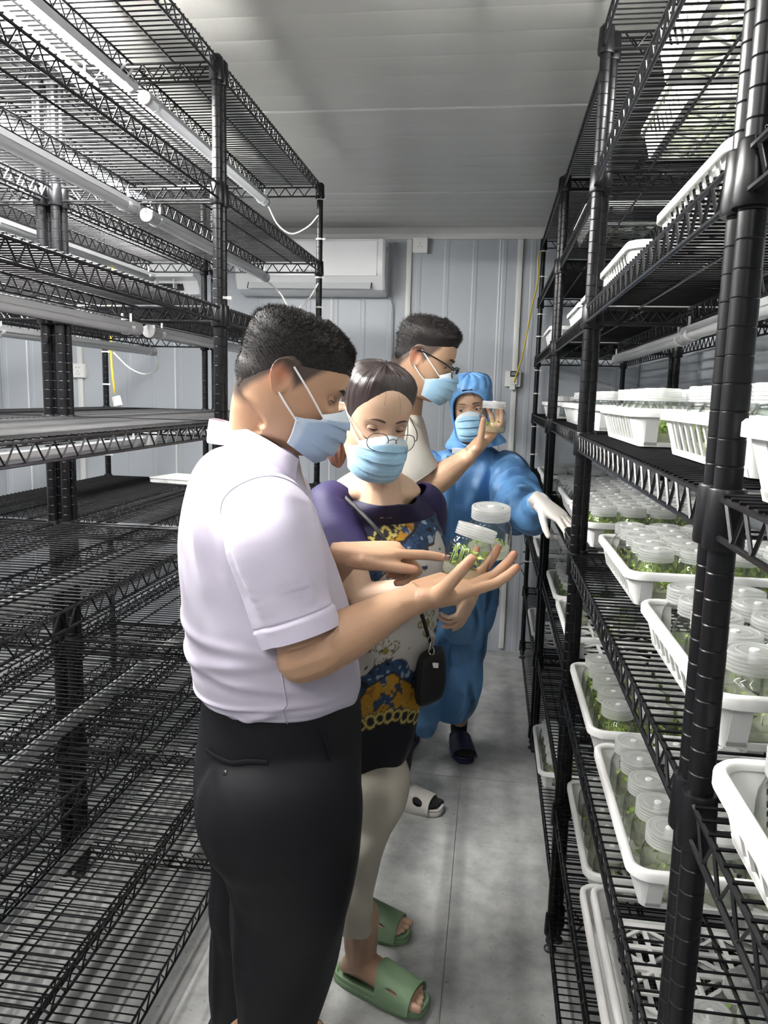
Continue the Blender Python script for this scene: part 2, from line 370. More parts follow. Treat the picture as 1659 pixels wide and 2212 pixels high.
G().rbox(pt(1097, 1125, 4.49) - np.array(r.location), (.03, .03, .045), .006, 2, 3).obj('plug', M_black, r)

# ------------------------------------------------------------------ air conditioners
M_ac = mat('air conditioner shell', (.72, .725, .73), .3, var=.02)
M_acd = mat('air conditioner louvre', (.60, .61, .62), .35, var=.02)
def air_con(x0, x1, z0, z1, label, open_flap):
    w = x1 - x0; h = z1 - z0; dp = .19
    r = empty('air_conditioner', ((x0 + x1) / 2, Y1, z0)); tag(r, label, 'air conditioner')
    prof = [(0, 0), (-.10, 0), (-.155, .022), (-dp + .006, .085), (-dp, .11), (-dp, h - .03), (-dp + .008, h - .008), (-dp + .03, h), (0, h)]
    if open_flap: prof = [(0, 0), (-.08, 0), (-.09, .03), (-.12, .07), (-dp + .004, .085), (-dp, .11), (-dp, h - .03), (-dp + .008, h - .008), (-dp + .03, h), (0, h)]
    g = G(); e = .012
    rings = []
    for xx, k in ((-w / 2, .96), (-w / 2 + e, 1), (w / 2 - e, 1), (w / 2, .96)):
        rings.append([(xx, y * k, h / 2 + (z - h / 2) * k) for y, z in prof])
    g.loft(rings).obj('shell', M_ac, r, smooth=30)
    g = G()
    g.box((0, -dp - .0012, h * .5 + .035), (w * .90, .004, h - .115)); g.obj('front_panel', M_ac, r)
    if open_flap:
        g = G(); g.box((0, -.085, .045), (w * .8, .05, .05)); g.obj('outlet_recess', M_hole, r)
        for k in range(7): G().box((-w * .36 + k * w * .12, -.13, .05), (.006, .06, .05)).obj('vane', M_acd, r)
        G().box((0, -.15, .052), (w * .8, .05, .004)).obj('flap', M_acd, r)
    else:
        g = G(); a = math.atan2(.063, .031)
        R = np.array(Matrix.Rotation(-(PI / 2 - a), 3, 'X'))
        g.box((0, -.1725, .054), (w * .82, .003, .068), R); g.obj('flap', M_acd, r)
        g = G()
        for s in (-1, 1): g.box((s * w * .415, -.1735, .054), (.004, .003, .068), R)
        g.obj('flap_gap', M_hole, r)
    text_obj('lettering', 'GREEN Air', .018, M_black, r, (w * .5 - .475 if not open_flap else -.1, -dp - .004, .112), (PI / 2, 0, 0))
    g = G(); g.tube([(w * .5 - .487, -dp - .0035, .119), (w * .5 - .487, -dp - .0045, .119)], .008, 14); g.obj('logo_mark', M_black, r)
    if not open_flap:
        M_lab = mat('blue energy sticker', (.1, .25, .5), .4)
        G().box((w / 2 + .0005, -.11, h * .83), (.002, .02, .03)).obj('sticker', M_lab, r)
        G().box((w / 2 + .0005, -.11, h * .60), (.002, .024, .06)).obj('sticker', M_trim, r)
    return r
air_con(-1.47, -.622, 2.052, 2.35, 'white wall air conditioner beside the far left post, flap closed', False)
air_con(-2.62, -1.72, 2.052, 2.35, 'white wall air conditioner farther left, vent open behind the rack', True)
r = empty('drain_cord', (-.61, Y1 - .01, 1.9)); tag(r, 'thin grey cord running down the wall under the air conditioner', 'cord')
M_grey = mat('grey cord', (.32, .33, .34), .5)
G().tube(bez([(-.02, -.03, .16), (.01, -.02, .13), (.02, .0, .05), (.018, 0, -.2), (.014, 0, -.5), (.02, 0, -.9)], 40), .004, 6).obj('cable', M_grey, r)
# ================================================================== WIRE RACKS
M_rack = mat('black powder coated steel', (.006, .006, .007), .33, var=.15, spec=.28, scale=60)
M_deck = mat('matt black coated wire', (.006, .006, .007), .6, var=.15, spec=.14, scale=60)
M_capg = mat('grey lamp end cap', (.38, .38, .38), .45)
M_foot = mat('black foot', (.02, .02, .02), .5)
SH = [2.345, 2.04, 1.725, 1.415, 1.11, .765, .425, .10]
RL, RD = 1.19, .46
def post_mesh():
    pr = [(.011, .03)]; z = .045
    while z < 2.33:
        pr += [(.0127, z - .0012), (.0119, z), (.0127, z + .0012)]; z += .0254
    pr += [(.0127, 2.338), (.0135, 2.340), (.0135, 2.352), (.011, 2.357)]
    return G().lathe(pr, 28).mesh('post', 14)
def foot_mesh(): return G().lathe([(.017, 0), (.017, .006), (.008, .012), (.008, .02), (.0135, .024), (.0135, .034)], 12).mesh('leveling_foot', 30)
def truss(g, a, b, pitch=.054, r1=.0034, h=.036, zz=.0021):
    a = np.array(a, float); b = np.array(b, float); L = np.linalg.norm(b - a); d = (b - a) / L
    g.tube([a, b], r1, 6); dn = np.array([0, 0, -h]); g.tube([a + dn, b + dn], r1, 6)
    n = int((L - .03) / pitch); o = (L - n * pitch) / 2; P = []
    for i in range(2 * n + 1): P.append(a + d * (o + i * pitch / 2) + (dn if i % 2 else 0))
    for p, q in zip(P[:-1], P[1:]): g.tube([p, q], zz, 4)
def shelf_mesh():
    g = G()
    for x, y in ((0, 0), (RD, 0), (0, RL), (RD, RL)): g.lathe([(.0165, .006), (.0175, .004), (.0195, -.048), (.0185, -.052)], 14, (x, y, 0))
    e = .013
    truss(g, (-.008, e, -.0035), (-.008, RL - e, -.0035)); truss(g, (RD + .008, e, -.0035), (RD + .008, RL - e, -.0035)); truss(g, (RD / 2, .0, -.0035), (RD / 2, RL, -.0035))
    truss(g, (e, -.004, -.0035), (RD - e, -.004, -.0035)); truss(g, (e, RL + .004, -.0035), (RD - e, RL + .004, -.0035))
    for x in (RD * .25, RD * .75): g.tube([(x, 0, -.0035), (x, RL, -.0035)], .0028, 6)
    return g.mesh('shelf', 40)
def deck_mesh():
    g = G(); n = 50
    for i in range(1, n):
        y = RL * i / n; g.tube([(-.010, y, .0012), (RD + .010, y, .0012)], .0019, 5)
    return g.mesh('wire_deck', 60)
PM, FM, SM, DM = post_mesh(), foot_mesh(), shelf_mesh(), deck_mesh()
for m_, t in ((PM, M_rack), (FM, M_foot), (SM, M_rack), (DM, M_deck)): m_.materials.append(t)
def rack(x, y, right, label):
    r = empty('wire_rack', (x, y if right else y + RL, 0), 0 if right else PI)
    tag(r, label, 'shelving rack', 'black wire racks')
    for px, py in ((0, 0), (RD, 0), (0, RL), (RD, RL)):
        p = link('post', PM, None, r); p.location = (px, py, 0); f = link('leveling_foot', FM, None, p)
    for z in SH:
        s = link('shelf', SM, None, r); s.location = (0, 0, z)
        d = link('wire_deck', DM, None, s); d['kind'] = 'stuff'
    return r
XN, XM, XF = .222, .243, .232
YN, YM, YF, Y00 = .80, 2.03, 3.25, -.425
rack(XN, Y00, True, 'black wire rack cut by the right edge of the picture')
rack(XN, YN, True, 'black wire rack full of jars, the tall nearest one on the right')
rack(XM, YM, True, 'black wire rack full of jars, second one along the right side')
rack(XF, YF, True, 'black wire rack on the right against the back wall')
XA, XB = -.747, -1.25
YA, YB = .885, 2.112
rack(XA, YA, False, 'empty black wire rack at the left front, behind the man in the lilac shirt')
rack(XA, YB, False, 'empty black wire rack on the left, farther one beside the aisle')
rack(XB, YA, False, 'empty black wire rack in the second row, nearer the camera')
rack(XB, YB, False, 'empty black wire rack in the second row, farther from the camera')

# ------------------------------------------------------------------ tube lights under the shelves
M_alu = mat('aluminium light housing', (.62, .63, .64), .3, metal=.55, var=.04)
M_diff = plastic_mat('unlit frosted tube', (.72, .73, .74), .25, .3, .2)
M_lit = emit_mat('lit tube', (1, .985, .96), TUBE_L)
M_clip = plastic_mat('clear clip', (.85, .86, .87), .35, .3, .2)
def tube_meshes(L):
    h = G(); a = np.linspace(PI, 0, 5)
    prof = [(-.019, -.002), (-.017, .012), (-.006, .014), (.006, .014), (.017, .012), (.019, -.002)]
    h.loft([[(x, y, z) for x, z in prof] for y in (0, L)])
    d = G(); a = np.linspace(PI, 2 * PI, 9)
    d.loft([[(math.cos(t) * .0165, y, math.sin(t) * .0165 - .002) for t in a] for y in (.012, L - .012)])
    e = G()
    for y in (0,): e.loft([[(math.cos(t) * .0185, yy, math.sin(t) * .0185 - .001) for t in np.linspace(0, 2 * PI, 16, endpoint=False)] for yy in (y - .004, y + .014)])
    c = G()
    for y in (0,):
        c.loft([[(math.cos(t) * rr, yy, math.sin(t) * rr) for t in np.linspace(PI * .98, PI * 2.02, 12)] + [(math.cos(t) * (rr + .002), yy, math.sin(t) * (rr + .002)) for t in np.linspace(PI * 2.02, PI * .98, 12)] for yy in (y - .008, y + .008) for rr in (.0195,)])
        c.tube([(-.012, y, .012), (-.012, y, .034)], .003, 6); c.tube([(.012, y, .012), (.012, y, .034)], .003, 6)
    return h.mesh('housing', 30), d.mesh('diffuser', 60), e.mesh('end_cap', 30), c.mesh('clip', 40)
TH, TD, TE, TC = tube_meshes(1.15)
TDL = TD.copy(); TH.materials.append(M_alu); TD.materials.append(M_diff); TDL.materials.append(M_lit); TE.materials.append(M_capg); TC.materials.append(M_clip)
M_cordw = mat('white lamp cord', (.8, .79, .74), .45)
M_lit2 = emit_mat('dimmer lit tube', (1, .985, .96), TUBE_L * .45); TDL2 = TD.copy(); TDL2.materials.clear(); TDL2.materials.append(M_lit2)
def tube_lamp(x, y, z, label, lit=False, tilt=0.0, cord=None):
    r = empty('tube_light', (x, y, z)); r.rotation_euler = (0, tilt, 0); tag(r, label, 'tube light', 'tube lights under the rack shelves')
    link('housing', TH, None, r); link('diffuser', (TDL2 if lit == 2 else TDL) if lit else TD, None, r); 
    for yy in (0, 1.138): link('end_cap', TE, None, r).location = (0, yy, 0)
    for yy in (.06, 1.09): link('clip', TC, None, r).location = (0, yy, 0)
    if cord is not None:
        Mi = np.array((Matrix.Translation(r.location) @ Matrix.Rotation(tilt, 4, 'Y')).inverted())
        P = np.array([Mi[:3, :3] @ np.array(p) + Mi[:3, 3] for p in cord])
        G().tube(bez(P, 40), .0032, 6).obj('cord', M_cordw, r)
    return r
ordn = ['top', 'second', 'third', 'fourth', 'fifth', 'sixth', 'seventh']
where = {0: 'near left front rack', 1: 'far left front rack', 2: 'near rack of the second left row', 3: 'far rack of the second left row'}
LIT = {(0, 0), (3, 0), (2, 0)}
for k, (x, y) in enumerate(((-.975, YA + .03), (-.975, YB + .03), (-1.48, YA + .03), (-1.48, YB + .03))):
    for i in range(7):
        lit = (k, i) in LIT; cord = None
        z = SH[i] - .062
        if k == 1 and i == 0: cord = [(x, y + 1.15, z), (x + .01, y + 1.16, z - .02), pt(600, 485, 3.29), pt(630, 505, 3.29), pt(665, 490, 3.29), pt(688, 465, 3.29)]
        if k == 1 and i == 1: cord = [(x, y + 1.15, z), (x + .01, y + 1.16, z - .02), pt(603, 630, 3.29), pt(632, 670, 3.29), pt(665, 648, 3.29), pt(688, 612, 3.29)]
        if k == 3 and i == 2: cord = [(x, y + 1.15, z), (x + .01, y + 1.17, z - .03), pt(340, 798, 3.28), pt(312, 808, 3.28), pt(280, 795, 3.28), pt(245, 762, 3.29)]
        tube_lamp(x, y, z, f"{'lit' if lit else 'unlit'} tube light under the {ordn[i]} shelf of the {where[k]}", lit, .75 if (k, i) == (0, 0) else 0, cord)
for k, (x, y, nm) in enumerate(((XN + .23, YN + .03, 'nearest right rack'), (XM + .23, YM + .03, 'second right rack'))):
    for i in (2,):
        tube_lamp(x, y, SH[i] - .062, f'unlit tube light under the {ordn[i]} shelf of the {nm}', False)
tube_lamp(XN + .23, YN + .03, SH[0] - .062, 'lit tube light under the top shelf of the nearest right rack', 2)
tube_lamp(-1.085, YA + .03, SH[0] - .062, 'lit tube light added for glare under the top shelf of the near left front rack', True)  # extra tube, added only to brighten the glare beside the tilted one

# cable ties and the hanging yellow plug on the left racks
def tie(x, y, z, label):
    g = G(); a = np.linspace(0, 2 * PI, 16, endpoint=False)
    g.loft([[(math.cos(t) * rr, math.sin(t) * rr, zz) for t in a] for rr, zz in ((.0135, -.003), (.0155, -.003), (.0155, .003), (.0135, .003))], cap=False)
    g.box((.019, -.004, 0), (.012, .007, .007)); o = g.obj('cable_tie', M_white); o.location = (x, y, z); tag(o, label, 'cable tie', 'white cable ties on the rack posts'); return o
for i, (px, py) in enumerate(((695, 431), (696, 517), (697, 600), (697, 664))):
    p = pt(px, py, YB + RL); tie(XA, YB + RL, p[2], ['topmost', 'second', 'third', 'lowest'][i] + ' white cable tie on the far left front post')
p = pt(474, 644, YB); g_ = tie(XA, YB, p[2], 'white cable tie on the left post pair behind the man'); g_.scale = (1.05, 1.05, 1.2)
for i, (px, py) in enumerate(((237, 760), (237, 830), (239, 982))):
    p = pt(px, py, YB + RL); tie(XB - RD, YB + RL, p[2], ['upper', 'middle', 'lower'][i] + ' white cable tie on the rear left post with the yellow cord')
for i, py in enumerate((543, 598, 679, 727, 800, 850, 921, 981, 1046, 1212)):
    p = pt(1172 - (py - 543) * .045, py, YF + RL); tie(XF, YF + RL, p[2], f'white cable tie on the far right post, {"first second third fourth fifth sixth seventh eighth ninth tenth".split()[i]} from the top')
r = empty('hanging_plug', tuple(pt(252, 862, 3.26))); tag(r, 'yellow cord with a white two pin plug hanging at the rear left post', 'plug')
b = np.array(r.location)
G().tube(bez([pt(243, 560, 3.27) - b, pt(241, 700, 3.27) - b, pt(240, 770, 3.27) - b, pt(243, 810, 3.26) - b, pt(248, 850, 3.26) - b], 40), .005, 8).obj('cable', M_yel, r)
R = np.array(Matrix.Rotation(-.25, 3, 'Y'))
G().box((.002, 0, -.008), (.032, .018, .042), R).obj('plug', M_white, r)
g = G()
for s in (-1, 1): g.box(R @ np.array([s * .007, 0, -.04]), (.0025, .006, .02), R)
g.obj('pins', M_alu, r)
# ================================================================== BASKETS AND JARS
M_glass = glass_mat('jar glass', (.975, .985, .98)); M_lid = plastic_mat('milky lid plastic', (.86, .87, .86), .38, .5, .2)
M_plug = mat('white vent plug', (.92, .92, .91), .4); M_gel = plastic_mat('culture gel', (.74, .77, .60), .6, .5, .3)
M_bask = mat('white basket plastic', (.80, .80, .78), .38, var=.03, sss=.0)
M_leaf = [vmat('plantlet leaves', .5, var=.25, nscale=200)]
BL, BW, BH = .43, .36, .067
def rrect(w, l, r, n=6):
    P = []
    for qx, qy, a0 in ((1, 1, 0), (-1, 1, 90), (-1, -1, 180), (1, -1, 270)):
        for k in range(n + 1):
            a = math.radians(a0 + 90 * k / n); P.append((qx * (w / 2 - r) + r * math.cos(a), qy * (l / 2 - r) + r * math.sin(a)))
    return np.array(P)
def basket_meshes(BW):
    rim = G(); prof = [(0, -.012), (.0, .0), (-.003, .003), (-.010, .003), (-.013, 0), (-.013, -.004), (-.003, -.005), (-.003, -.012)]
    rings = []
    for o, z in prof:
        q = rrect(BW + 2 * o, BL + 2 * o, .035 + o); rings.append(np.c_[q, np.full(len(q), BH + z)])
    rings.append(rings[0]); rim.loft(rings, cap=False)
    tp = .018                                        # wall taper
    side = G()
    def wall(p0, p1, nx, ny, z0=.004, z1=BH - .004, th=.003):
        """one upright panel from plan point p0 to p1 (at rim level); leans in towards the base"""
        p0 = np.array(p0); p1 = np.array(p1); n = np.array([nx, ny], float)
        def q(p, z, off): s = (1 - z / BH) * tp; return (*(p - n * (s + .005 + off)), z)
        side.loft([[q(p0, z0, 0), q(p1, z0, 0), q(p1, z1, 0), q(p0, z1, 0)], [q(p0, z0, th), q(p1, z0, th), q(p1, z1, th), q(p0, z1, th)]])
    for s in (-1, 1):
        x = s * BW / 2; y = s * BL / 2
        nb = 11
        for k in range(nb):                          # slotted long side
            yc = -BL / 2 + .05 + (BL - .10) * k / (nb - 1); hw = .0042 if k not in (0, nb - 1) else .016
            wall((x, yc - hw), (x, yc + hw), s, 0)
        wall((x, -BL / 2 + .03), (x, BL / 2 - .03), s, 0, .002, .012)
        for a, b in ((-BW / 2 + .03, -BW / 2 + .052), (BW / 2 - .052, BW / 2 - .03)): wall((a, y), (b, y), 0, s)
        wall((-BW / 2 + .03, y), (BW / 2 - .03, y), 0, s, .002, .010)
    for sx in (-1, 1):                               # rounded corners
        for sy in (-1, 1):
            out = []; inn = []
            for zz in (.002, BH - .004):
                t = (1 - zz / BH) * tp + .005; ro = []; ri = []
                for k in range(6):
                    a = math.radians(90 * k / 5); cx = sx * (BW / 2 - .035); cy = sy * (BL / 2 - .035)
                    for lst, rr in ((ro, .035 - t), (ri, .035 - t - .003)): lst.append((cx + sx * rr * math.cos(a), cy + sy * rr * math.sin(a), zz))
                out.append(ro); inn.append(ri)
            side.loft([out[0] + inn[0][::-1], out[1] + inn[1][::-1]])
    base = G(); w = BW - .07; l = BL - .07; zc = .004
    def bar(a, b, wd=.009): 
        a = np.array(a); b = np.array(b); d = unit(b - a); n = np.array([-d[1], d[0]]) * wd / 2
        base.loft([[(*(a + n), .002), (*(a - n), .002), (*(a - n), .006), (*(a + n), .006)], [(*(b + n), .002), (*(b - n), .002), (*(b - n), .006), (*(b + n), .006)]])
    qo = rrect(BW - .046, BL - .046, .02); qi = rrect(BW - .085, BL - .085, .02)
    base.loft([np.c_[qo, np.full(len(qo), .002)], np.c_[qo, np.full(len(qo), .006)], np.c_[qi, np.full(len(qi), .006)], np.c_[qi, np.full(len(qi), .002)], np.c_[qo, np.full(len(qo), .002)]], cap=False)
    for x in (-w / 4, w / 4): bar((x, -l / 2), (x, l / 2))
    bar((0, -l / 2), (0, l / 2))
    ny = 5
    for k in range(1, ny + 1): bar((-w / 2, -l / 2 + l * k / (ny + 1)), (w / 2, -l / 2 + l * k / (ny + 1)))
    for k in range(ny + 1):
        y0 = -l / 2 + l * k / (ny + 1); y1 = y0 + l / (ny + 1)
        for xa, xb in ((-w / 2, -w / 4), (0, -w / 4), (0, w / 4), (w / 2, w / 4)):
            if k % 2: bar((xa, y0), (xb, y1), .007)
            else: bar((xa, y1), (xb, y0), .007)
    return rim.mesh('rim', 50), side.mesh('side_walls', 30), base.mesh('base_lattice', 30)
BM = {}
def basket(x0, y0, shelf, label, width=.36, dz=.003, rz=0.0):
    """x0 = rim edge on the aisle side, y0 = near rim edge"""
    if width not in BM:
        BM[width] = basket_meshes(width)
        for m_ in BM[width]: m_.materials.append(M_bask)
    r = empty('basket', (x0 + width / 2, y0 + BL / 2, SH[shelf] + dz), rz); tag(r, label, 'basket', 'white plastic baskets on the right racks')
    for m_ in BM[width]: link(m_.name.split('.')[0], m_, None, r)
    return r
JP = [(.001, .0), (.031, .0), (.0355, .002), (.0378, .008), (.0385, .018), (.0382, .044), (.0370, .053), (.0335, .0605), (.0300, .0645), (.0292, .068), (.0302, .0695), (.0292, .0715), (.0300, .074), (.0292, .080)]
def jar_meshes(seed, kind):
    rg = np.random.default_rng(seed)
    gl = G().lathe(JP, 28, cap=False)
    li = [(.0335, .0690)]
    for k in range(4): z = .0705 + k * .0042; li += [(.0335, z), (.0321, z + .0012), (.0335, z + .0024)]
    li += [(.0335, .0878), (.0325, .0892), (.0290, .0895), (.0275, .0883), (.0215, .0883), (.0205, .0893), (.0190, .0893), (.0180, .0883), (.006, .0883)]
    ld = G().lathe(li, 32, cap=False)
    pl = G().lathe([(.0062, .075), (.0062, .0885), (.0055, .0902), (.0008, .0905)], 12)
    hg = .016 + rg.uniform(-.003, .003)
    ge = G().lathe([(.001, .002), (.033, .002), (.0362, .006), (.0372, hg - .002), (.036, hg), (.001, hg)], 24)
    lv = G(); cols = []
    nb = {'lush': 80, 'mid': 22, 'sparse': 10}[kind]; hmax = {'lush': .046, 'mid': .020, 'sparse': .012}[kind]
    for k in range(nb):
        a = rg.uniform(0, 2 * PI); rr = .030 * math.sqrt(rg.uniform(0, 1)); z = hg + rg.uniform(-.001, hmax * .75)
        c = np.array([rr * math.cos(a), rr * math.sin(a), z]); ln = rg.uniform(.007, .013); wd = ln * rg.uniform(.35, .6)
        d = unit([rg.normal(), rg.normal(), rg.uniform(-.1, .9)]); s = unit(np.cross(d, rg.normal(size=3))); n = np.cross(d, s)
        v = [c - d * ln * .5, c - d * ln * .15 + s * wd * .5 + n * ln * .1, c + d * ln * .2 + s * wd * .45 + n * ln * .12, c + d * ln * .55, c + d * ln * .2 - s * wd * .45 + n * ln * .12, c - d * ln * .15 - s * wd * .5 + n * ln * .1, c + n * ln * .02]
        for q in v:
            q_ = math.hypot(q[0], q[1])
            if q_ > .0355: q[0] *= .0355 / q_; q[1] *= .0355 / q_
            q[2] = min(max(q[2], hg * .6), .06)
        lv.add(v, [(6, 0, 1), (6, 1, 2), (6, 2, 3), (6, 3, 4), (6, 4, 5), (6, 5, 0)])
        hue = rg.uniform(0, 1); g_ = np.array([.22, .40, .06]) * (1 - hue) + np.array([.50, .60, .13]) * hue
        if kind == 'sparse': g_ = g_ * .5 + np.array([.25, .27, .16]) * .5
        cols += [g_] * 7
    for k in range(nb // 3):
        a = rg.uniform(0, 2 * PI); rr = .028 * math.sqrt(rg.uniform(0, 1)); lv.tube([(rr * math.cos(a), rr * math.sin(a), hg - .003), (rr * math.cos(a) * .95, rr * math.sin(a), hg + hmax * .7)], .0008, 4); cols += [np.array([.38, .48, .16])] * 8
    lm = lv.mesh('plantlets', 180); ca = lm.color_attributes.new('Col', 'FLOAT_COLOR', 'POINT')
    ca.data.foreach_set('color', np.c_[np.array(cols), np.ones(len(cols))].ravel())
    out = [('glass', gl.mesh('glass', 50), M_glass), ('lid', ld.mesh('lid', 30), M_lid), ('vent_plug', pl.mesh('vent_plug', 40), M_plug), ('gel', ge.mesh('gel', 40), M_gel), ('plantlets', lm, M_leaf[0])]
    for nm, me, m_ in out: me.materials.append(m_)
    return out
JV = {k: [jar_meshes(100 + i * 7 + s, k) for i in range(3)] for s, k in enumerate(('lush', 'mid', 'sparse'))}
NJ = [0]
def jar(loc, label, kind='mid', group='culture jars on the right racks', rot=None, lite=False, var=None):
    NJ[0] += 1
    r = empty('culture_jar', loc, random.uniform(0, 6.28))
    r.scale = (1, 1, 1.12)
    if rot is not None: r.rotation_euler = rot
    tag(r, label, 'jar', group)
    for nm, me, m_ in JV[kind][var if var is not None else random.randrange(3)]:
        if lite and nm == 'vent_plug': pass
        o = link(nm, me, None, r)
        if nm == 'plantlets': o['kind'] = 'stuff'
    return r
RN = ['first', 'second', 'third', 'fourth', 'fifth', 'sixth']
def fill(bk, where, nx=4, ny=5, width=.36, kinds='mid', skip=(), only=None, dz=.006):
    x, y, z = bk.location
    px = (width - .062) / nx; py = (BL - .055) / ny
    px = max(px, .0765) if nx > 1 else px
    for i in range(nx):
        for j in range(ny):
            if (i, j) in skip or (only and (i, j) not in only): continue
            jx = x - px * (nx - 1) / 2 + i * px + random.uniform(-.001, .001); jy = y - py * (ny - 1) / 2 + j * py + random.uniform(-.001, .001)
            k = kinds if isinstance(kinds, str) else random.choice(kinds)
            jar((jx, jy, z + dz), f'lidded jar in {where}, {RN[i]} column, {RN[j]} row', k)
mn = ('mid', 'sparse', 'mid'); lu = ('lush', 'lush', 'mid'); sp = ('sparse', 'sparse', 'mid')
# nearest rack
b = basket(.305, 1.54, 1, 'white basket on the second shelf of the nearest right rack, farther of two'); fill(b, 'far second-shelf basket of nearest right rack', kinds=mn)
b = basket(.247, 1.09, 1, 'white basket on the second shelf of the nearest right rack, cut by the top edge'); fill(b, 'near second-shelf basket of nearest right rack', kinds=mn)
b = basket(.236, 1.55, 2, 'white basket sticking over the third shelf edge with one jar at its near end'); fill(b, 'far third-shelf basket of nearest right rack', kinds=sp, only=[(1, 1), (2, 0), (2, 2)])
b = basket(.247, .955, 2, 'white basket on the third shelf behind the nearest right post'); fill(b, 'near third-shelf basket of nearest right rack', kinds=sp, only=[(0, 0), (0, 2), (1, 1), (1, 3)])
b = basket(.240, 1.425, 3, 'white slotted basket of jars on the fourth shelf beside the second post'); fill(b, 'far fourth-shelf basket of nearest right rack', kinds=('mid', 'lush'), only=[(i, j) for i in range(4) for j in range(5) if j == 0 or i < 2])
b = basket(.258, .865, 3, 'white slotted basket of jars on the fourth shelf left of the nearest post'); fill(b, 'near fourth-shelf basket of nearest right rack', kinds=('mid', 'lush'), only=[(i, j) for i in range(4) for j in range(5) if i < 3])
b5 = b
b = basket(.262, 1.475, 4, 'white basket of jars on the fifth shelf beside the second post'); fill(b, 'far fifth-shelf basket of nearest right rack', kinds=lu, nx=4)
b = basket(.248, .855, 4, 'white basket of jars on the fifth shelf behind the nearest post'); fill(b, 'near fifth-shelf basket of nearest right rack', kinds=mn)
b = basket(.222, 1.535, 5, 'white basket of bright green jars on the sixth shelf'); fill(b, 'green sixth-shelf basket of nearest right rack', kinds='lush', skip=[(3, 0)])
b = basket(.222, 1.06, 5, 'white basket of pale jars on the sixth shelf left of the nearest post'); fill(b, 'pale sixth-shelf basket of nearest right rack', kinds=mn, skip=[(3, 4)])
b = basket(.238, 1.575, 6, 'white basket of grey jars on the seventh shelf beside the second post'); fill(b, 'far seventh-shelf basket of nearest right rack', kinds=sp, only=[(i, j) for i in range(3) for j in range(5)])
b = basket(.222, 1.12, 6, 'lower of two nested empty white baskets on the seventh shelf')
b = basket(.240, 1.095, 6, 'upper of two nested white baskets, lattice base showing and few jars', dz=.020); fill(b, 'nested seventh-shelf basket', kinds='mid', only=[(2, 0), (2, 1), (1, 0), (3, 0), (3, 1), (3, 2)])
# rack cut by the frame
b = basket(.205, .285, 3, 'big white basket on the fourth shelf at the right edge of the picture'); fill(b, 'fourth-shelf basket at picture right edge', kinds='mid', only=[(i, j) for i in range(3) for j in range(2, 5)])
b = basket(.205, .275, 4, 'white basket on the fifth shelf at the right edge of the picture'); fill(b, 'fifth-shelf basket at picture right edge', kinds=sp, only=[(i, j) for i in range(3) for j in range(2, 5)])
# second rack
b = basket(.25, 2.06, 4, 'white basket of jars on the fifth shelf, first one beyond the second post', .42); fill(b, 'first fifth-shelf basket of second right rack', nx=5, width=.42, kinds=lu)
b = basket(.25, 2.50, 4, 'white basket of jars on the fifth shelf, second one beyond the second post', .42); fill(b, 'second fifth-shelf basket of second right rack', nx=5, ny=5, width=.42, kinds=mn)
b = basket(.25, 2.10, 3, 'white slotted basket on the fourth shelf beyond the second post'); fill(b, 'near fourth-shelf basket of second right rack', kinds=mn, only=[(0, j) for j in range(5)] + [(1, 0), (2, 0)])
b = basket(.25, 2.56, 3, 'white slotted basket on the fourth shelf, farther one of the second rack'); fill(b, 'far fourth-shelf basket of second right rack', kinds=mn, only=[(0, j) for j in range(4)])
b = basket(.245, 2.06, 2, 'white basket on the third shelf just beyond the second post')
b = basket(.245, 2.50, 2, 'white basket on the third shelf, farther one of the second rack')
b = basket(.26, 2.60, 1, 'white basket on the second shelf of the second right rack'); fill(b, 'second-shelf basket of second right rack', kinds=sp, only=[(0, 2), (0, 3), (1, 2)])
b = basket(.235, 2.17, 5, 'white basket on the sixth shelf with an almost empty base, beyond the second post'); fill(b, 'emptier sixth-shelf basket of second right rack', kinds='mid', only=[(0, 4), (1, 2), (2, 4)])
b = basket(.235, 2.63, 5, 'white basket of green jars on the sixth shelf of the second rack'); fill(b, 'green sixth-shelf basket of second right rack', kinds=lu, only=[(i, j) for i in range(3) for j in range(5)])
b = basket(.22, 2.68, 7, 'white basket of jars on the bottom shelf of the second rack'); fill(b, 'bottom-shelf basket of second right rack', kinds=sp, only=[(0, j) for j in range(5)] + [(1, 1), (1, 3)])
# rack by the back wall: baskets plus a crowd of small jars
for x0, y0, s, t in ((.215, 3.32, 2, 'white slotted basket on the third shelf by the back wall'), (.225, 3.35, 3, 'white slotted basket on the fourth shelf by the back wall'), (.22, 3.35, 5, 'white basket on the sixth shelf by the back wall, nearer one'), (.22, 3.85, 5, 'white basket on the sixth shelf by the back wall, farther one'), (.21, 3.30, 6, 'white basket standing on the seventh shelf by the back wall'), (.22, 3.32, 4, 'white basket on the fifth shelf by the back wall')):
    basket(x0, y0, s, t)
def jar_crowd(spots, label, cat='jars'):
    g = G(); l = G()
    for x, y, z in spots:
        g.lathe(JP[1::2] + [JP[-1]], 12, (x, y, z), cap=False); l.lathe([(.0335, .069), (.0335, .088), (.029, .0895), (.002, .0895)], 12, (x, y, z), cap=False)
    o = g.obj('jar_crowd', M_glass); tag(o, label, cat, kind='stuff'); q = l.obj('lids', M_lid, o); q['kind'] = 'stuff'; return o
jar_crowd([(.30 + .079 * i, 2.98 + .079 * j, SH[4] + .004) for i in range(5) for j in range(3)] + [(.29 + .079 * i, 3.36 + .079 * j, SH[4] + .009) for i in range(4) for j in range(5)], 'crowd of small lidded jars at the far end of the fifth shelf')
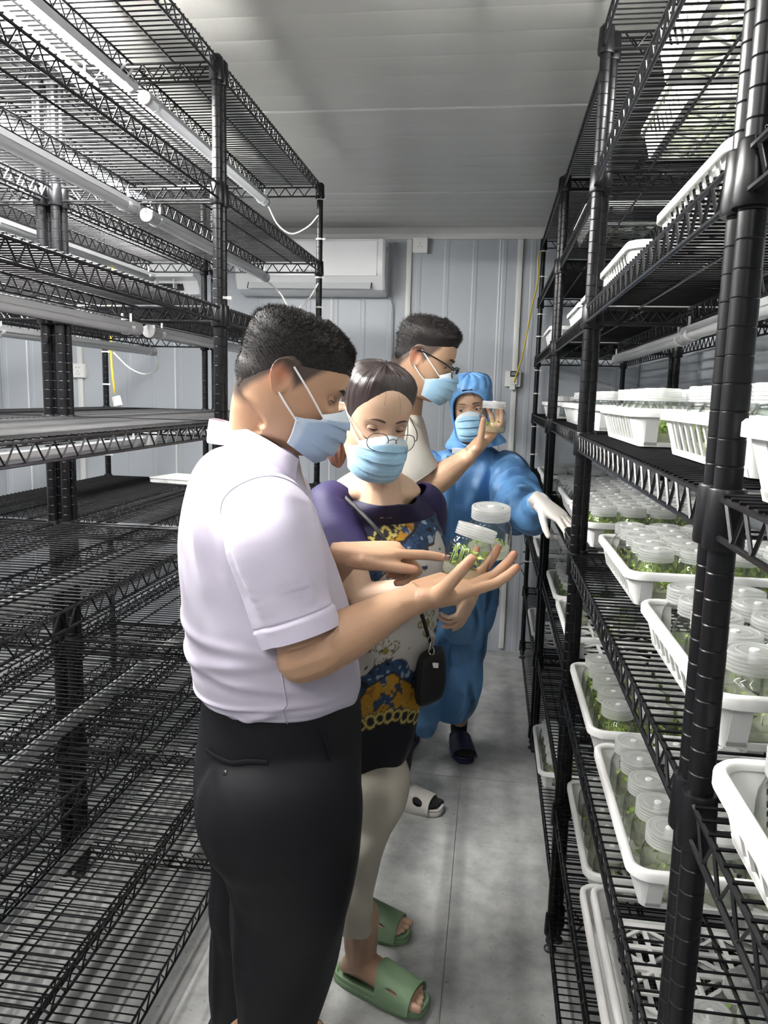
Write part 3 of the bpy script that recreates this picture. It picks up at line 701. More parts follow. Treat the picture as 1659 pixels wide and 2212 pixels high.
jar_crowd([(.28 + .079 * i, 3.39 + .079 * j, SH[5] + .009) for i in range(2) for j in range(5)] + [(.28 + .079 * i, 3.90 + .079 * j, SH[5] + .009) for i in range(2) for j in range(5)] + [(.29 + .079 * i, 3.40 + .079 * j, SH[3] + .009) for i in range(2) for j in range(5)], 'small lidded jars in the far baskets by the back wall')
# handwriting on one jar of the fourth shelf
for o in [q for q in D.objects if q.get('label', '').startswith('lidded jar in near fourth-shelf basket of nearest right rack, first column, third')]:
    o.rotation_euler = (0, 0, 0); text_obj('marker_writing', 'D20', .017, M_black, o, (-.0392, .012, .040), (PI / 2, 0, math.radians(-68)))
    o['label'] = 'lidded jar marked D20 in black pen in the near basket on the fourth shelf'

# shallow white tray left on a far shelf of the left rack
g = G(); rg_ = []
for o_, z_ in ((-.004, 0), (0, .004), (0, .018), (.003, .020), (.003, .022), (-.003, .022), (-.005, .005), (-.02, .004)):
    q = rrect(.20 + 2 * o_, .30 + 2 * o_, .02 + o_); rg_.append(np.c_[q, np.full(len(q), z_)])
g.loft(rg_); o = g.obj('tray', M_bask); o.location = (-1.245, 3.13, SH[4] + .004); o.rotation_euler = (0, 0, 1.35); tag(o, 'shallow white tray lying on the fifth shelf of the far left rack', 'tray')
# ================================================================== PEOPLE: builders
def remesh(g, voxel, it=6, fac=.5):
    me = g.mesh('tmp_body', 0); o = D.objects.new('tmp_body', me); COL.objects.link(o)
    a = o.modifiers.new('r', 'REMESH'); a.mode = 'VOXEL'; a.voxel_size = voxel; a.use_smooth_shade = True
    if it: b = o.modifiers.new('s', 'SMOOTH'); b.factor = fac; b.iterations = it
    dg = bpy.context.evaluated_depsgraph_get(); ev = o.evaluated_get(dg); m2 = ev.to_mesh()
    n = len(m2.vertices); v = np.empty(n * 3); m2.vertices.foreach_get('co', v); f = [tuple(p.vertices) for p in m2.polygons]
    ev.to_mesh_clear(); D.objects.remove(o); D.meshes.remove(me); return v.reshape(-1, 3), f
def set_col(me, cols):
    ca = me.color_attributes.new('Col', 'FLOAT_COLOR', 'POINT'); ca.data.foreach_set('color', np.c_[np.clip(cols, 0, 1), np.ones(len(cols))].ravel())

# head sections: z, half width, front, back   (x right, y forward, z up; origin between the ears)
HS = np.array([(-.121, .020, .070, -.022), (-.116, .036, .083, -.004), (-.104, .049, .092, .010), (-.088, .0565, .094, -.012), (-.066, .063, .094, -.060), (-.040, .0675, .094, -.080), (-.015, .0705, .093, -.091),
               (.010, .0725, .090, -.090), (.030, .0745, .0905, -.096), (.050, .0765, .0915, -.099), (.070, .077, .088, -.099), (.090, .0735, .079, -.094), (.107, .064, .064, -.082), (.119, .048, .044, -.062), (.126, .030, .024, -.040), (.129, .010, .004, -.012)])
def hsec(z): return [np.interp(z, HS[:, 0], HS[:, k]) for k in (1, 2, 3)]
def head_pt(th, z, off=0.0):
    """point on the skull at azimuth th (0 = face, +90deg = right side) and height z"""
    w, f, b = hsec(z); th = np.asarray(th, float); c = np.cos(th); s = np.sin(th)
    yc = .0; e = 2.25
    fy = np.where(c >= 0, f - yc, -(b - yc))
    r = (np.abs(s / w) ** e + np.abs(c / fy) ** e) ** (-1 / e)
    return np.stack([(r + off) * s, (r + off) * c + yc, z + 0 * th], -1)
def head_geo(g, M, nose=1.0):
    n = 72; th = np.linspace(0, 2 * PI, n, endpoint=False); zs = np.concatenate([np.linspace(-.121, .10, 56), np.linspace(.104, .129, 12)])
    rings = []
    for z in zs:
        p = head_pt(th, z); x = p[:, 0]; fr = sstep(.02, .07, p[:, 1])
        # nose, eye sockets, brow, cheekbones, lips
        zn = np.clip((.026 - z) / .058, 0, 1); nb = .022 * nose * zn ** 1.2 * (1 if z > -.034 else max(0, 1 - (-.034 - z) / .008))
        wn = .008 + .009 * zn; p[:, 1] += fr * nb * np.exp(-(x / wn) ** 2)
        for s in (-1, 1):
            p[:, 1] -= fr * .011 * np.exp(-((x - s * .031) / .016) ** 2 - ((z - .010) / .012) ** 2)
            p[:, 1] += fr * .004 * np.exp(-((x - s * .028) / .022) ** 2 - ((z - .032) / .008) ** 2)
            p[:, 1] += fr * .004 * np.exp(-((x - s * .045) / .016) ** 2 - ((z + .022) / .016) ** 2)
        p[:, 1] += fr * .007 * np.exp(-(x / .024) ** 2 - ((z + .066) / .012) ** 2)
        rings.append(p)
    R = [r @ M[:3, :3].T + M[:3, 3] for r in rings]; g.loft(R)
def ear_geo(g, M, side, scale=1.0, flare=.42):
    """cupped ear with a raised helix and a sunken concha"""
    out = np.array([(.017, .006), (.017, .018), (.011, .029), (.000, .034), (-.012, .030), (-.020, .018), (-.021, .003), (-.016, -.012), (-.010, -.023), (-.004, -.031), (.005, -.032), (.011, -.024), (.014, -.012)])
    k = len(out); q = bez(np.c_[np.vstack([out, out[:1]]), np.zeros(k + 1)], 52)[:-1, :2]; n = len(q); rings = []; c0 = np.array([.003, -.002])
    for rr, hx in ((.03, -.006), (.25, -.0065), (.45, -.003), (.60, .003), (.72, .0035), (.82, .004), (.90, .0085), (.97, .0095), (1.0, .006), (.97, .001), (.80, -.003), (.5, -.010)):
        p = c0 + (q - c0) * rr; att = sstep(.004, .016, p[:, 0]); lob = sstep(-.018, -.028, p[:, 1])
        h = hx * (1 - att * .8) * (1 - .5 * lob) + (.003 if .4 < rr < .8 else 0) * np.exp(-((p[:, 1] - .008) / .008) ** 2)
        if rr in (.03, .25): pass
        x = h + (.017 - p[:, 0]) * flare
        rings.append(np.c_[x, p[:, 0], p[:, 1]])
    R = []
    base = np.array([.0685, -.012, .003])
    for r in rings:
        r = r * scale + base; r[:, 0] *= side; R.append(r @ M[:3, :3].T + M[:3, 3])
    if side < 0: R = R[::-1]
    g.loft(R)
def frame(fwd, up=(0, 0, 1), loc=(0, 0, 0), roll=0.0, scale=1.0):
    f = unit(fwd); x = unit(np.cross(f, up)); u = np.cross(x, f)
    if roll: c, s = math.cos(roll), math.sin(roll); x, u = c * x + s * u, c * u - s * x
    M = np.eye(4); M[:3, :3] = np.stack([x, f, u], 1) * np.array(scale); M[:3, 3] = loc; return M
def xf(M, p): return np.asarray(p, float) @ M[:3, :3].T + M[:3, 3]
def hand_geo(g, W, d, n, side, flex, thumb=(35, 20, 20, 15), spread=6, sc=1.0):
    """W wrist, d finger direction, n palm normal, side +1 right / -1 left; flex = 4 x (mcp,pip,dip) degrees.  Returns fingertips and nails."""
    x = unit(d); z = -np.array(n, float); z = unit(z - x * z.dot(x)); y = np.cross(z, x) * side
    B = np.stack([x, y, z], 1)
    P = lambda p: W + B @ (np.array(p, float) * sc)
    secs = [(-.03, .0275, .0205, 0), (-.008, .0285, .020, 0), (.015, .0335, .0185, 0), (.040, .0395, .0165, 0), (.066, .0425, .0145, 0), (.084, .041, .0125, 0), (.094, .037, .0095, 0)]
    a = np.linspace(0, 2 * PI, 20, endpoint=False); rings = []
    for xx, hw, ht, o in secs:
        cy = np.sign(np.cos(a)) * np.abs(np.cos(a)) ** .8; cz = np.sign(np.sin(a)) * np.abs(np.sin(a)) ** .8
        rings.append(np.array([P((xx, hw * u, ht * v)) for u, v in zip(cy, cz)]))
    g.loft(rings)
    g.cap(P((.012, .020, -.007)), P((.046, .034, -.010)), .017 * sc, .0135 * sc); g.cap(P((.012, -.020, -.006)), P((.062, -.028, -.006)), .014 * sc, .011 * sc)
    tips = []; nails = []
    base = [(.088, .029, .001), (.093, .009, .002), (.089, -.011, .001), (.081, -.030, -.001)]
    lens = [(.044, .026, .021), (.048, .030, .022), (.044, .028, .021), (.035, .020, .019)]; rad = [.0094, .0096, .009, .0078]
    for i in range(4):
        f = [math.radians(q) for q in flex[i]]; sp = math.radians(spread * (1.5 - i)); p = np.array(base[i]); ang = 0
        g.cap(P(p + np.array([-.03, 0, 0])), P(p), rad[i] * 1.02 * sc, rad[i] * 1.08 * sc)
        for k in range(3):
            ang += f[k]; dv = np.array([math.cos(ang) * math.cos(sp), math.cos(ang) * math.sin(sp), -math.sin(ang)])
            q = p + dv * lens[i][k]; r0 = rad[i] * (1.06, .99, .9)[k]; r1 = rad[i] * (.97, .90, .72)[k]
            g.cap(P(p), P(q - (dv * .004 if k == 2 else 0)), r0 * sc, r1 * sc); pr = p; p = q
        tips.append(P(p)); up = np.array([math.sin(ang), 0, math.cos(ang)])
        nails.append((P(p - dv * .007 + up * rad[i] * .70), B @ dv, B @ up, rad[i] * .68 * sc))
    az, el, c1, c2 = [math.radians(q) for q in thumb]
    p = np.array([.030, .030, -.008]); t = az; e = el
    for k, (L, r0, r1) in enumerate(((.030, .0155, .0118), (.034, .0118, .0105), (.026, .0108, .0082))):
        if k == 1: t -= c1
        if k == 2: t -= c2
        dv = np.array([math.cos(t) * math.cos(e), math.sin(t) * math.cos(e), -math.sin(e)])
        q = p + dv * L; g.cap(P(p), P(q), r0 * sc, r1 * sc); p = q
    side_up = unit(np.cross(dv, np.cross([0, .35, 1], dv)))
    tips.append(P(p)); nails.append((P(p - dv * .006 + side_up * .0068), B @ dv, B @ side_up, .0075 * sc))
    return tips, nails
def nail_geo(g, nails):
    for c, d, u, r in nails:
        d = unit(d); u = unit(u - d * np.dot(u, d)); s = np.cross(d, u)
        rings = []
        for xx, k in ((-1.0, .75), (-.6, .95), (0, 1), (.7, .92), (1.15, .55)):
            rings.append([c + d * xx * r + s * math.sin(a) * r * k + u * (math.cos(a) - 1) * r * .55 * k for a in np.linspace(-1.1, 1.1, 7)])
        n = 7; v = np.concatenate(rings); f = [(i * n + j, i * n + j + 1, (i + 1) * n + j + 1, (i + 1) * n + j) for i in range(4) for j in range(n - 1)]
        g.add(v, f)
def limb(g, pts, radii, n=18, flat=1.0, up=None):
    P = bez(pts, 8 * (len(pts) - 1)); t = np.linspace(0, 1, len(pts)); r = np.interp(np.linspace(0, 1, len(P)), t, radii)
    if len(pts) > 2:
        r = bez(np.c_[radii, radii, radii], 8 * (len(pts) - 1))[:, 0]
    g.tube(P, np.c_[r, r * flat], n, up=up)
def foot_geo(g, ank, fwd, L=.235, side=1):
    f = unit([fwd[0], fwd[1], 0]); s = np.array([f[1], -f[0], 0]); a = np.array([ank[0], ank[1], 0.0]); zt = .022
    a16 = np.linspace(0, 2 * PI, 16, endpoint=False); rings = []
    for yy, hw, h, lo in ((-.060, .014, .020, .010), (-.052, .027, .045, .002), (-.025, .031, .075, 0), (0, .032, .085, 0), (.03, .034, .075, 0), (.07, .038, .056, 0), (.11, .043, .042, 0), (.145, .045, .032, 0), (.165, .040, .026, 0)):
        yy *= L / .235
        rings.append([a + f * yy + s * (hw * math.cos(t)) + np.array([0, 0, zt + lo + h / 2 + math.sin(t) * h / 2]) for t in a16])
    g.loft(rings)
    for k, (o, ln, r) in enumerate(((-.030, .036, .0125), (-.010, .034, .0095), (.007, .030, .009), (.021, .024, .0085), (.034, .016, .008))):
        o *= side; p = a + f * (.155 * L / .235 - abs(k - .5) * .003) + s * o + np.array([0, 0, zt + .011]); g.cap(p, p + f * ln * .8 + np.array([0, 0, -.002]), r, r * .85)
    g.cap(a + np.array([0, 0, zt + .05]), a + np.array([0, 0, .20]), .036, .042)
def slide(par, ank, fwd, m, L=.265, W=.098, hole=None, slit=False):
    """open-toe slide sandal: moulded sole and a broad strap"""
    f = unit([fwd[0], fwd[1], 0]); s = np.array([f[1], -f[0], 0]); a = np.array([ank[0], ank[1], 0.0]); y0 = -.078
    t = np.linspace(0, 2 * PI, 44, endpoint=False)
    yy = y0 + L / 2 - np.cos(t) * L / 2; ww = np.sin(t); prof = .88 + .16 * sstep(.1, .8, (yy - y0) / L) - .10 * np.exp(-((yy - y0 - L * .42) / .05) ** 2)
    xx = np.sign(ww) * np.abs(ww) ** .62 * W / 2 * prof
    g = G(); rings = []
    for z, k in ((0, .95), (.004, 1.0), (.014, 1.0), (.0155, .975), (.018, .975), (.0245, 1.0), (.028, .985), (.0285, .93), (.022, .88), (.021, .4)):
        rings.append([a + f * ((y - y0 - L / 2) * k + y0 + L / 2) + s * x * k + np.array([0, 0, z]) for x, y in zip(xx, yy)])
    g.loft(rings).obj('sole', m, par, 35)
    g = G(); nu, nv = 72, 40; V = []; 
    for th in (0, .005):
        for i in range(nu + 1):
            u = PI * i / nu
            for j in range(nv + 1):
                v = j / nv; y = .052 + .105 * v * (1 - .10 * abs(math.cos(u))) + .012 * abs(math.cos(u))
                hw = W / 2 * (.97 + .05 * v) + .002 - th * .6; hh = (.074 - .030 * v) - th
                e = .75; c = math.cos(u); q = math.sin(u)
                V.append(a + f * y + s * (np.sign(c) * abs(c) ** e * hw) + np.array([0, 0, .016 + q ** .8 * hh]))
    n1 = (nu + 1) * (nv + 1); F = []
    def inside(i, j):
        if hole is not None:
            return (((i / nu - hole[0]) / hole[2]) ** 2 + ((j / nv - hole[1]) / hole[3]) ** 2) < 1
        return False
    for i in range(nu):
        for j in range(nv):
            if inside(i + .5, j + .5): continue
            q = i * (nv + 1) + j; F.append((q, q + nv + 1, q + nv + 2, q + 1)); F.append((n1 + q, n1 + q + 1, n1 + q + nv + 2, n1 + q + nv + 1))
    for i in range(nu):
        for j in (0, nv): q = i * (nv + 1) + j; F.append((q, q + nv + 1, n1 + q + nv + 1, n1 + q))
    g.add(V, F).obj('strap', m, par, 50)
def sil_ring(y, xl, xr, Y, F, ratio, n=96, ex=2.3, dz=0.0, ztilt=0.0, slope=0.0, k=1.0):
    """horizontal elliptical section whose outline spans xl..xr in the photograph at depth Y; F facing, ratio = side/front half size"""
    A = pt(xl, y, Y); Bp = pt(xr, y, Y); c = (A + Bp) / 2; h = np.linalg.norm(Bp - A) / 2
    f = unit([F[0], F[1], 0]); s = np.array([f[1], -f[0], 0]); a = k * h / math.sqrt(f[0] ** 2 + (ratio * s[0]) ** 2); b = a * ratio
    t = np.linspace(0, 2 * PI, n, endpoint=False); ct = np.cos(t); st = np.sin(t); e = 2 / ex
    q = c + np.outer(np.sign(ct) * np.abs(ct) ** e * a, f) + np.outer(np.sign(st) * np.abs(st) ** e * b, s)
    q[:, 2] += dz + ztilt * ct - slope * np.abs(st) ** 1.6
    return q
def resample(rings, m):
    R = np.array(rings); k = len(R); out = []
    idx = np.linspace(0, k - 1, m)
    Q = np.concatenate([2 * R[:1] - R[1:2], R, 2 * R[-1:] - R[-2:-1]])
    for x in idx:
        i = min(int(x), k - 2); t = x - i; a, b, c, d = Q[i:i + 4]
        out.append(.5 * ((2 * b) + (-a + c) * t + (2 * a - 5 * b + 4 * c - d) * t * t + (-a + 3 * b - 3 * c + d) * t ** 3))
    return np.array(out)
def cloth(rings, fold=None, thick=.004, wrap=True):
    """grid -> G with a hem turned inwards at both ends; fold(P, N, iu, iv) returns outward offsets"""
    R = np.asarray(rings, float); m, n = R.shape[:2]
    du = np.roll(R, -1, 1) - np.roll(R, 1, 1); dv = np.gradient(R, axis=0); N = np.cross(du, dv); N /= np.linalg.norm(N, axis=2)[..., None] + 1e-9
    c = R.mean(1, keepdims=True); sgn = np.sign((N * (R - c)).sum(2).mean()); N *= sgn if sgn else 1
    if fold is not None: R = R + N * fold(R, N)[..., None]
    inner0 = R[0] - N[0] * thick; inner1 = R[-1] - N[-1] * thick
    d0 = (R[min(3, m - 1)] - R[0]); d1 = (R[max(-4, -m)] - R[-1])
    full = np.concatenate([[inner0 + d0, inner0], R, [inner1, inner1 + d1]])
    return G().loft(list(full), cap=False), full
def mask_obj(par, M, m, off=0.0, loops=True, sc=1.0, ears=(1, -1), blue=(.36, .60, .79)):
    """pleated surgical mask in head space"""
    nu, nv = 44, 40; V = []; C = []
    for j in range(nv + 1):
        v = j / nv; z = -.006 - .106 * v; um = float(np.interp(v, [0, .2, .42, 1], [.74, .80, 1, .97]))
        fr = np.interp(v, [0, .12, .35, .6, .85, 1], [.106, .124, .131, .128, .117, .103]); wd = np.interp(v, [0, .5, 1], [.064, .0675, .060])
        pl = .0065 * (((v * 4.0) % 1.0) - .5) if .14 < v < .9 else 0
        for i in range(nu + 1):
            u = -1 + 2 * i / nu; t = u * 1.36 * um; c = math.cos(t); s = math.sin(t)
            x = wd * np.sign(s) * abs(s) ** .86 / (math.sin(1.36) ** .86) * 1.04; yb = .037
            y = yb + (fr + .002 + off - yb) * (max(0, (c - math.cos(1.36)) / (1 - math.cos(1.36))) ** .72)
            zz = z - .006 * (1 - u * u) * (1 if v > .5 else -.3) + .012 * (u * u) * (.5 - v) * -1
            if v < .3: zz += .012 * (1 - abs(u)) * (1 - v / .3) * .9 - .012 * u * u * (1 - v / .3)
            pp = np.array([x, y + pl * (1 - u * u), zz]); pp[0] *= 1 + .02 * math.sin(v * 9); V.append(pp)
            k = 0 if v > .10 else 1
            base = np.array(blue) if not k else np.array([.66, .74, .80])
            if abs(u) > .95: base = base * .5 + np.array([.7, .78, .85]) * .5
            C.append(base)
    V = np.array(V); F = []; n1 = nu + 1
    for j in range(nv):
        for i in range(nu): q = j * n1 + i; F.append((q, q + 1, q + n1 + 1, q + n1))
    # inner skin
    k = len(V); ctr = np.array([0, .0, -.05]); V2 = V - .003 * (V - ctr) / np.linalg.norm(V - ctr, axis=1)[:, None]
    F += [tuple(k + i for i in q[::-1]) for q in F]
    for j in range(nv):
        for i in (0, nu): q = j * n1 + i; F.append((q, q + n1, k + q + n1, k + q))
    for i in range(nu):
        for j in (0, nv): q = j * n1 + i; F.append((q, q + 1, k + q + 1, k + q))
    g = G().add(xf(M, np.concatenate([V, V2])), F); o = g.obj('face_mask', m, par, 60); set_col(o.data, np.array(C + C))
    if loops:
        for s in ears:
            e = np.array([s * .0745, -.022, .0])
            for (i, a, b) in ((0, V[(0 if s < 0 else nu)], (s * .0765, -.004, .030)), (1, V[int(nv * .5) * n1 + (0 if s < 0 else nu)], (s * .0755, -.010, -.024))):
                mid = (a + np.array(b)) / 2 + np.array([s * .006, 0, 0])
                G().tube(bez(xf(M, [a + np.array([0, .002, -.004 if i == 0 else .0]), mid, b]), 12), .0019, 6).obj('ear_loop', M_loop, o)
    return o
M_loop = mat('white elastic', (.86, .86, .86), .6)
M_mask = vmat('mask fabric', .65, bump=.25, bscale=500, var=.04, nscale=90)
def eyes(par, M, skin, gaze=(0, 0), openk=.5, iris=(.03, .015, .008)):
    """eyeballs, lids and lash line; openk 0 shut .. 1 wide"""
    for s in (-1, 1):
        c = np.array([s * .0315, .0690, .009]); n, k = 24, 24; g = G(); V = []; C = []; gx, gz = gaze
        gd = unit([gx, 1, gz])
        g.ball((0, 0, 0), .0118, n, k); v = np.concatenate(g.v); dn = v / np.linalg.norm(v, axis=1)[:, None]; a = np.degrees(np.arccos(np.clip(dn @ gd, -1, 1)))
        col = np.where((a < 28)[:, None], np.array(iris), np.array([.72, .70, .68])); col = np.where((a < 11)[:, None], np.array([.004, .004, .004]), col)
        g.v = [xf(M, v + c)]; o = g.obj('eye', M_eye, par, 180); set_col(o.data, col)
        for up in (1, -1):
            rg = []; lim = (.62 * openk - .12) if up > 0 else (.26 * openk + .22)
            for q in np.linspace(0, 1, 9):
                row = []
                for t in np.linspace(-1.45, 1.45, 19):
                    edge = lim * max(0, math.cos(t * 1.05)); el = (edge + (1.35 - edge) * q) if up > 0 else -(edge + (1.2 - edge) * q)
                    rr = .0128 + .0012 * (q == 0) * 0; row.append(c + rr * np.array([math.sin(t) * math.cos(el) * 1.12, math.cos(t) * math.cos(el), math.sin(el)]))
                rg.append(row)
            R = np.array(rg); m_, n_ = R.shape[:2]
            f = [(i * n_ + j, i * n_ + j + 1, (i + 1) * n_ + j + 1, (i + 1) * n_ + j) for i in range(m_ - 1) for j in range(n_ - 1)]
            G().add(xf(M, R.reshape(-1, 3)), f).obj('eyelid', skin, par, 180)
            if up > 0: G().tube(xf(M, R[0][2:-2] + np.array([0, .0006, 0])), .0008, 5).obj('eyelashes', M_hair, o)
def brows(par, M, m, z=.030, w=.0022, tilt=0):
    for s in (-1, 1):
        P = []
        for t in np.linspace(0, 1, 10):
            x = s * (.013 + .034 * t); zz = z + .006 * math.sin(t * 2.0) - .004 * t * t; th = math.atan2(x, .09); q = head_pt(math.atan2(x, .085), zz); P.append([x, q[1] + .0035, zz])
        rr = np.interp(np.linspace(0, 1, 10), [0, .2, .6, 1], [.6, 1, .9, .2]) * w
        G().tube(xf(M, P), np.c_[rr * 1.5, rr * .7], 6, up=M[:3, 2]).obj('eyebrow', m, par)
M_eye = vmat('eye', .12, var=.0)
M_hair = mat('black hair', (.012, .0095, .009), .55, var=.3, scale=80, spec=.3)
def hairline(th):
    """lowest hair height for azimuth th in degrees (0 front, 180 nape)"""
    return np.interp(abs(th), [0, 25, 45, 58, 70, 80, 92, 105, 120, 140, 160, 180], [.078, .078, .070, .052, .022, .004, .022, .030, .0, -.030, -.046, -.052])
def hair_cap(par, M, m, thick, strands=0, slen=.014, line=hairline, lift=0.35, name='hair', front=0.0, taper=.22):
    n = 96; k = 34; g = G(); rings = []; th = np.linspace(-PI, PI, n, endpoint=False); tips = []
    H = np.array([line(math.degrees(t)) for t in th])
    for j in range(k + 1):
        q = j / k; row = []
        for i, t in enumerate(th):
            s = q ** .8; z = H[i] + (.1285 - H[i]) * math.sin(s * PI / 2) ** 1.0
            o = thick(t, z) * sstep(0, taper, q) if j else -.001
            p = head_pt(t, z, 0); nrm = unit(p - np.array([0, -.005, .015])); row.append(p + nrm * o)
        rings.append(row)
    R = np.array(rings); g.loft([xf(M, r) for r in R], cap=True)
    if strands:
        rg = np.random.default_rng(3); V = []; F = []
        ii = rg.integers(0, n, strands); jj = np.clip((rg.random(strands) ** .9 * k).astype(int), 1, k - 1)
        for c_, (i, j) in enumerate(zip(ii, jj)):
            f_ = rg.random(); p = R[j, i] * (1 - f_) + R[min(j + 1, k), (i + 1) % n] * f_; nr = unit(p - np.array([0, -.005, .010]))
            grow = np.array([0, .55 + front, -.15]) if p[2] > .06 else np.array([0, -.1, -.9])
            d = unit(nr * lift + grow * (1 - lift) + rg.normal(size=3) * .28); sd = unit(np.cross(d, rg.normal(size=3))) * .00042
            L = slen * rg.uniform(.6, 1.2) * (.3 + .7 * float(sstep(0, .4, j / k))); b = c_ * 4
            V += [p - sd - nr * .002, p + sd - nr * .002, p + d * L * .6 + sd * .7, p + d * L]; F += [(b, b + 1, b + 2), (b, b + 2, b + 3)]
        g.add(xf(M, V), F)
    o = g.obj(name, m, par, 180); return o, R
def skin_colors(v, base, blobs=(), M=None, stubble=None, ear=None):
    c = np.tile(np.array(base, float), (len(v), 1))
    for p, r, col, k in blobs:
        w = (k * np.exp(-((v - np.array(p)) ** 2).sum(1) / r ** 2))[:, None]; c = c * (1 - w) + np.array(col) * w
    if M is not None:
        L = (v - M[:3, 3]) @ np.linalg.inv(M[:3, :3]).T
        if stubble is not None:
            th = np.degrees(np.arctan2(L[:, 0], L[:, 1])); hl = stubble_line(np.abs(th)); near = (np.linalg.norm(L, axis=1) < .16)
            w = (near * sstep(-.012, .016, L[:, 2] - hl) * stubble)[:, None]; c = c * (1 - w) + np.array([.035, .028, .026]) * w
    return c
def stubble_line(a): return np.interp(a, [0, 40, 52, 62, 72, 80, 90, 105, 120, 140, 160, 180], [.2, .2, .062, .040, .012, -.008, .010, .020, -.016, -.052, -.074, -.080])
def body_core(g, rows, Y, F, k=.82, n=40):
    g.loft(resample([sil_ring(r[0], r[1], r[2], Y, F, r[3], n, k=k) for r in rows], 30))
def person(label, parts, mat_skin, cols):
    """parts: list of (verts, faces); one mesh"""
    g = G()
    for v, f in parts: g.add(v, f)
    me = g.mesh('person', 180); o = link('person', me, mat_skin); set_col(me, cols(np.concatenate(g.v))); tag(o, label, 'person'); return o
# ================================================================== MAN IN THE LILAC SHIRT
M_skin = vmat('skin', .48, sss=.12, bump=.08, bscale=350, var=.07, nscale=25)
Ym = 1.40; Fm = np.array([.93, .36, 0]); Sm = np.array([Fm[1], -Fm[0], 0])
HM1 = frame((.875, .25, -.47), loc=pt(622, 826, 1.385), scale=(.95, 1.06, .90))
skin1 = (.50, .30, .185)
g = G(); head_geo(g, HM1)
g.loft(resample([sil_ring(y, a, b, Yn, Fm, q, 40) for y, a, b, Yn, q in ((1080, 450, 670, 1.41, 1.3), (1020, 486, 650, 1.41, .95), (975, 499, 640, 1.41, .86), (930, 500, 632, 1.405, .82), (890, 502, 632, 1.40, .80), (850, 508, 636, 1.395, .78), (815, 516, 640, 1.39, .76), (785, 530, 630, 1.385, .72))], 40))
sh = pt(560, 1085, 1.25); 
g.cap(pt(540, 1075, 1.33), pt(540, 1075, 1.50), .06, .06)
ear_geo(g, HM1, 1, 1.12); ear_geo(g, HM1, -1, 1.12)
# right arm: upper arm in the sleeve, bent elbow, forearm, cupped hand under the jar
el = pt(668, 1418, 1.205); W1 = pt(893, 1292, 1.28)
limb(g, [sh, (sh + el) / 2 + np.array([0, -.004, 0]), el + np.array([-.006, 0, .02])], [.060, .056, .047], 20)
fa = [el + np.array([-.012, .004, .0]), el * .72 + W1 * .28 + np.array([0, 0, .002]), el * .42 + W1 * .58 + np.array([0, 0, .001]), el * .12 + W1 * .88, W1 + np.array([.010, .004, .002])]
limb(g, fa, [.044, .045, .038, .029, .0285], 20)
g.cap(el + np.array([-.014, 0, -.004]), el + np.array([.02, .004, .01]), .042, .043)
tR, nR = hand_geo(g, W1, (.88, .42, .22), (-.28, -.30, .91), 1, [(4, 20, 10), (8, 24, 14), (12, 28, 16), (16, 30, 16)], thumb=(46, 46, 14, 8), spread=4, sc=1.05)
# left arm, pointing hand
W2 = pt(752, 1196, 1.475); sh2 = pt(585, 1060, 1.57); el2 = pt(610, 1330, 1.60)
limb(g, [sh2, (sh2 + el2) / 2, el2], [.056, .05, .045]); limb(g, [el2, el2 * .55 + W2 * .45, el2 * .2 + W2 * .8, W2], [.043, .043, .034, .029])
tL, nL = hand_geo(g, W2, (.98, .08, .10), (0, .08, -1), -1, [(4, 6, 5), (52, 84, 45), (62, 88, 50), (66, 84, 45)], thumb=(14, 10, 4, 4), spread=1, sc=1.10)
# ankles and feet (below the picture)
fa1, fa2 = pt(560, 2640, 1.30), pt(540, 2560, 1.52); fa1[2] = fa2[2] = 0; 
fa1 = np.array([-.43, 1.29, 0]); fa2 = np.array([-.50, 1.53, 0])
foot_geo(g, fa1, Fm, side=1); foot_geo(g, fa2, Fm, side=-1)
body_core(g, [(1040, 430, 640, 1.3), (1100, 400, 685, 1.4), (1250, 395, 735, 1.3), (1400, 410, 770, 1.2), (1500, 445, 770, 1.15), (1650, 436, 775, 1.1), (1780, 450, 765, 1.0), (1830, 500, 720, .9)], Ym, Fm)
for a_, hp_ in ((fa1, pt(600, 1720, 1.33)), (fa2, pt(575, 1720, 1.50))): limb(g, [hp_, pt(622 if a_ is fa1 else 562, 2000, a_[1] + .01), pt(594 if a_ is fa1 else 540, 2208, a_[1]), a_ + np.array([0, 0, .25]), a_ + np.array([0, 0, .10])], [.080, .055, .045, .036, .034], 20)
bodyv, bodyf = remesh(g, .0029, 5)
gn = G(); nail_geo(gn, nR); nail_geo(gn, nL)
red = (.60, .24, .16)
blobs = [(t, .016, red, .55) for t in tR + tL] + [(xf(HM1, (.078, -.02, .012)), .022, (.66, .24, .15), .75), (xf(HM1, (.05, .06, -.02)), .03, (.56, .27, .17), .4)]
man = person('man in a pale lilac short sleeved shirt, holding and pointing at a glass jar', [(bodyv, bodyf)], M_skin,
             lambda v: skin_colors(v, skin1, blobs, HM1, stubble=.93))
M_nail = mat('finger nail', (.68, .42, .34), .3); gn.obj('fingernails', M_nail, man, 60)['kind'] = 'stuff'
def thick1(t, z): 
    a = abs(math.degrees(t)); top = sstep(.045, .11, z); return .002 + .004 * top + (.006 * sstep(70, 20, a) * sstep(.06, .09, z))
def line1(a): return np.interp(abs(a), [0, 25, 45, 58, 70, 80, 92, 105, 120, 140, 160, 180], [.074, .076, .066, .058, .050, .044, .040, .032, .002, -.034, -.058, -.066])
hair_cap(man, HM1, M_hair, thick1, 20000, .010, lambda a: line1(a) - .012, .62, front=.25, taper=.42)
M_skinlid = mat('eyelid skin', (.42, .25, .155), .5); eyes(man, HM1, M_skinlid, (0, -.5), .06); brows(man, HM1, M_hair, .031, .0028)
mask_obj(man, HM1, M_mask, blue=(.36, .48, .66))
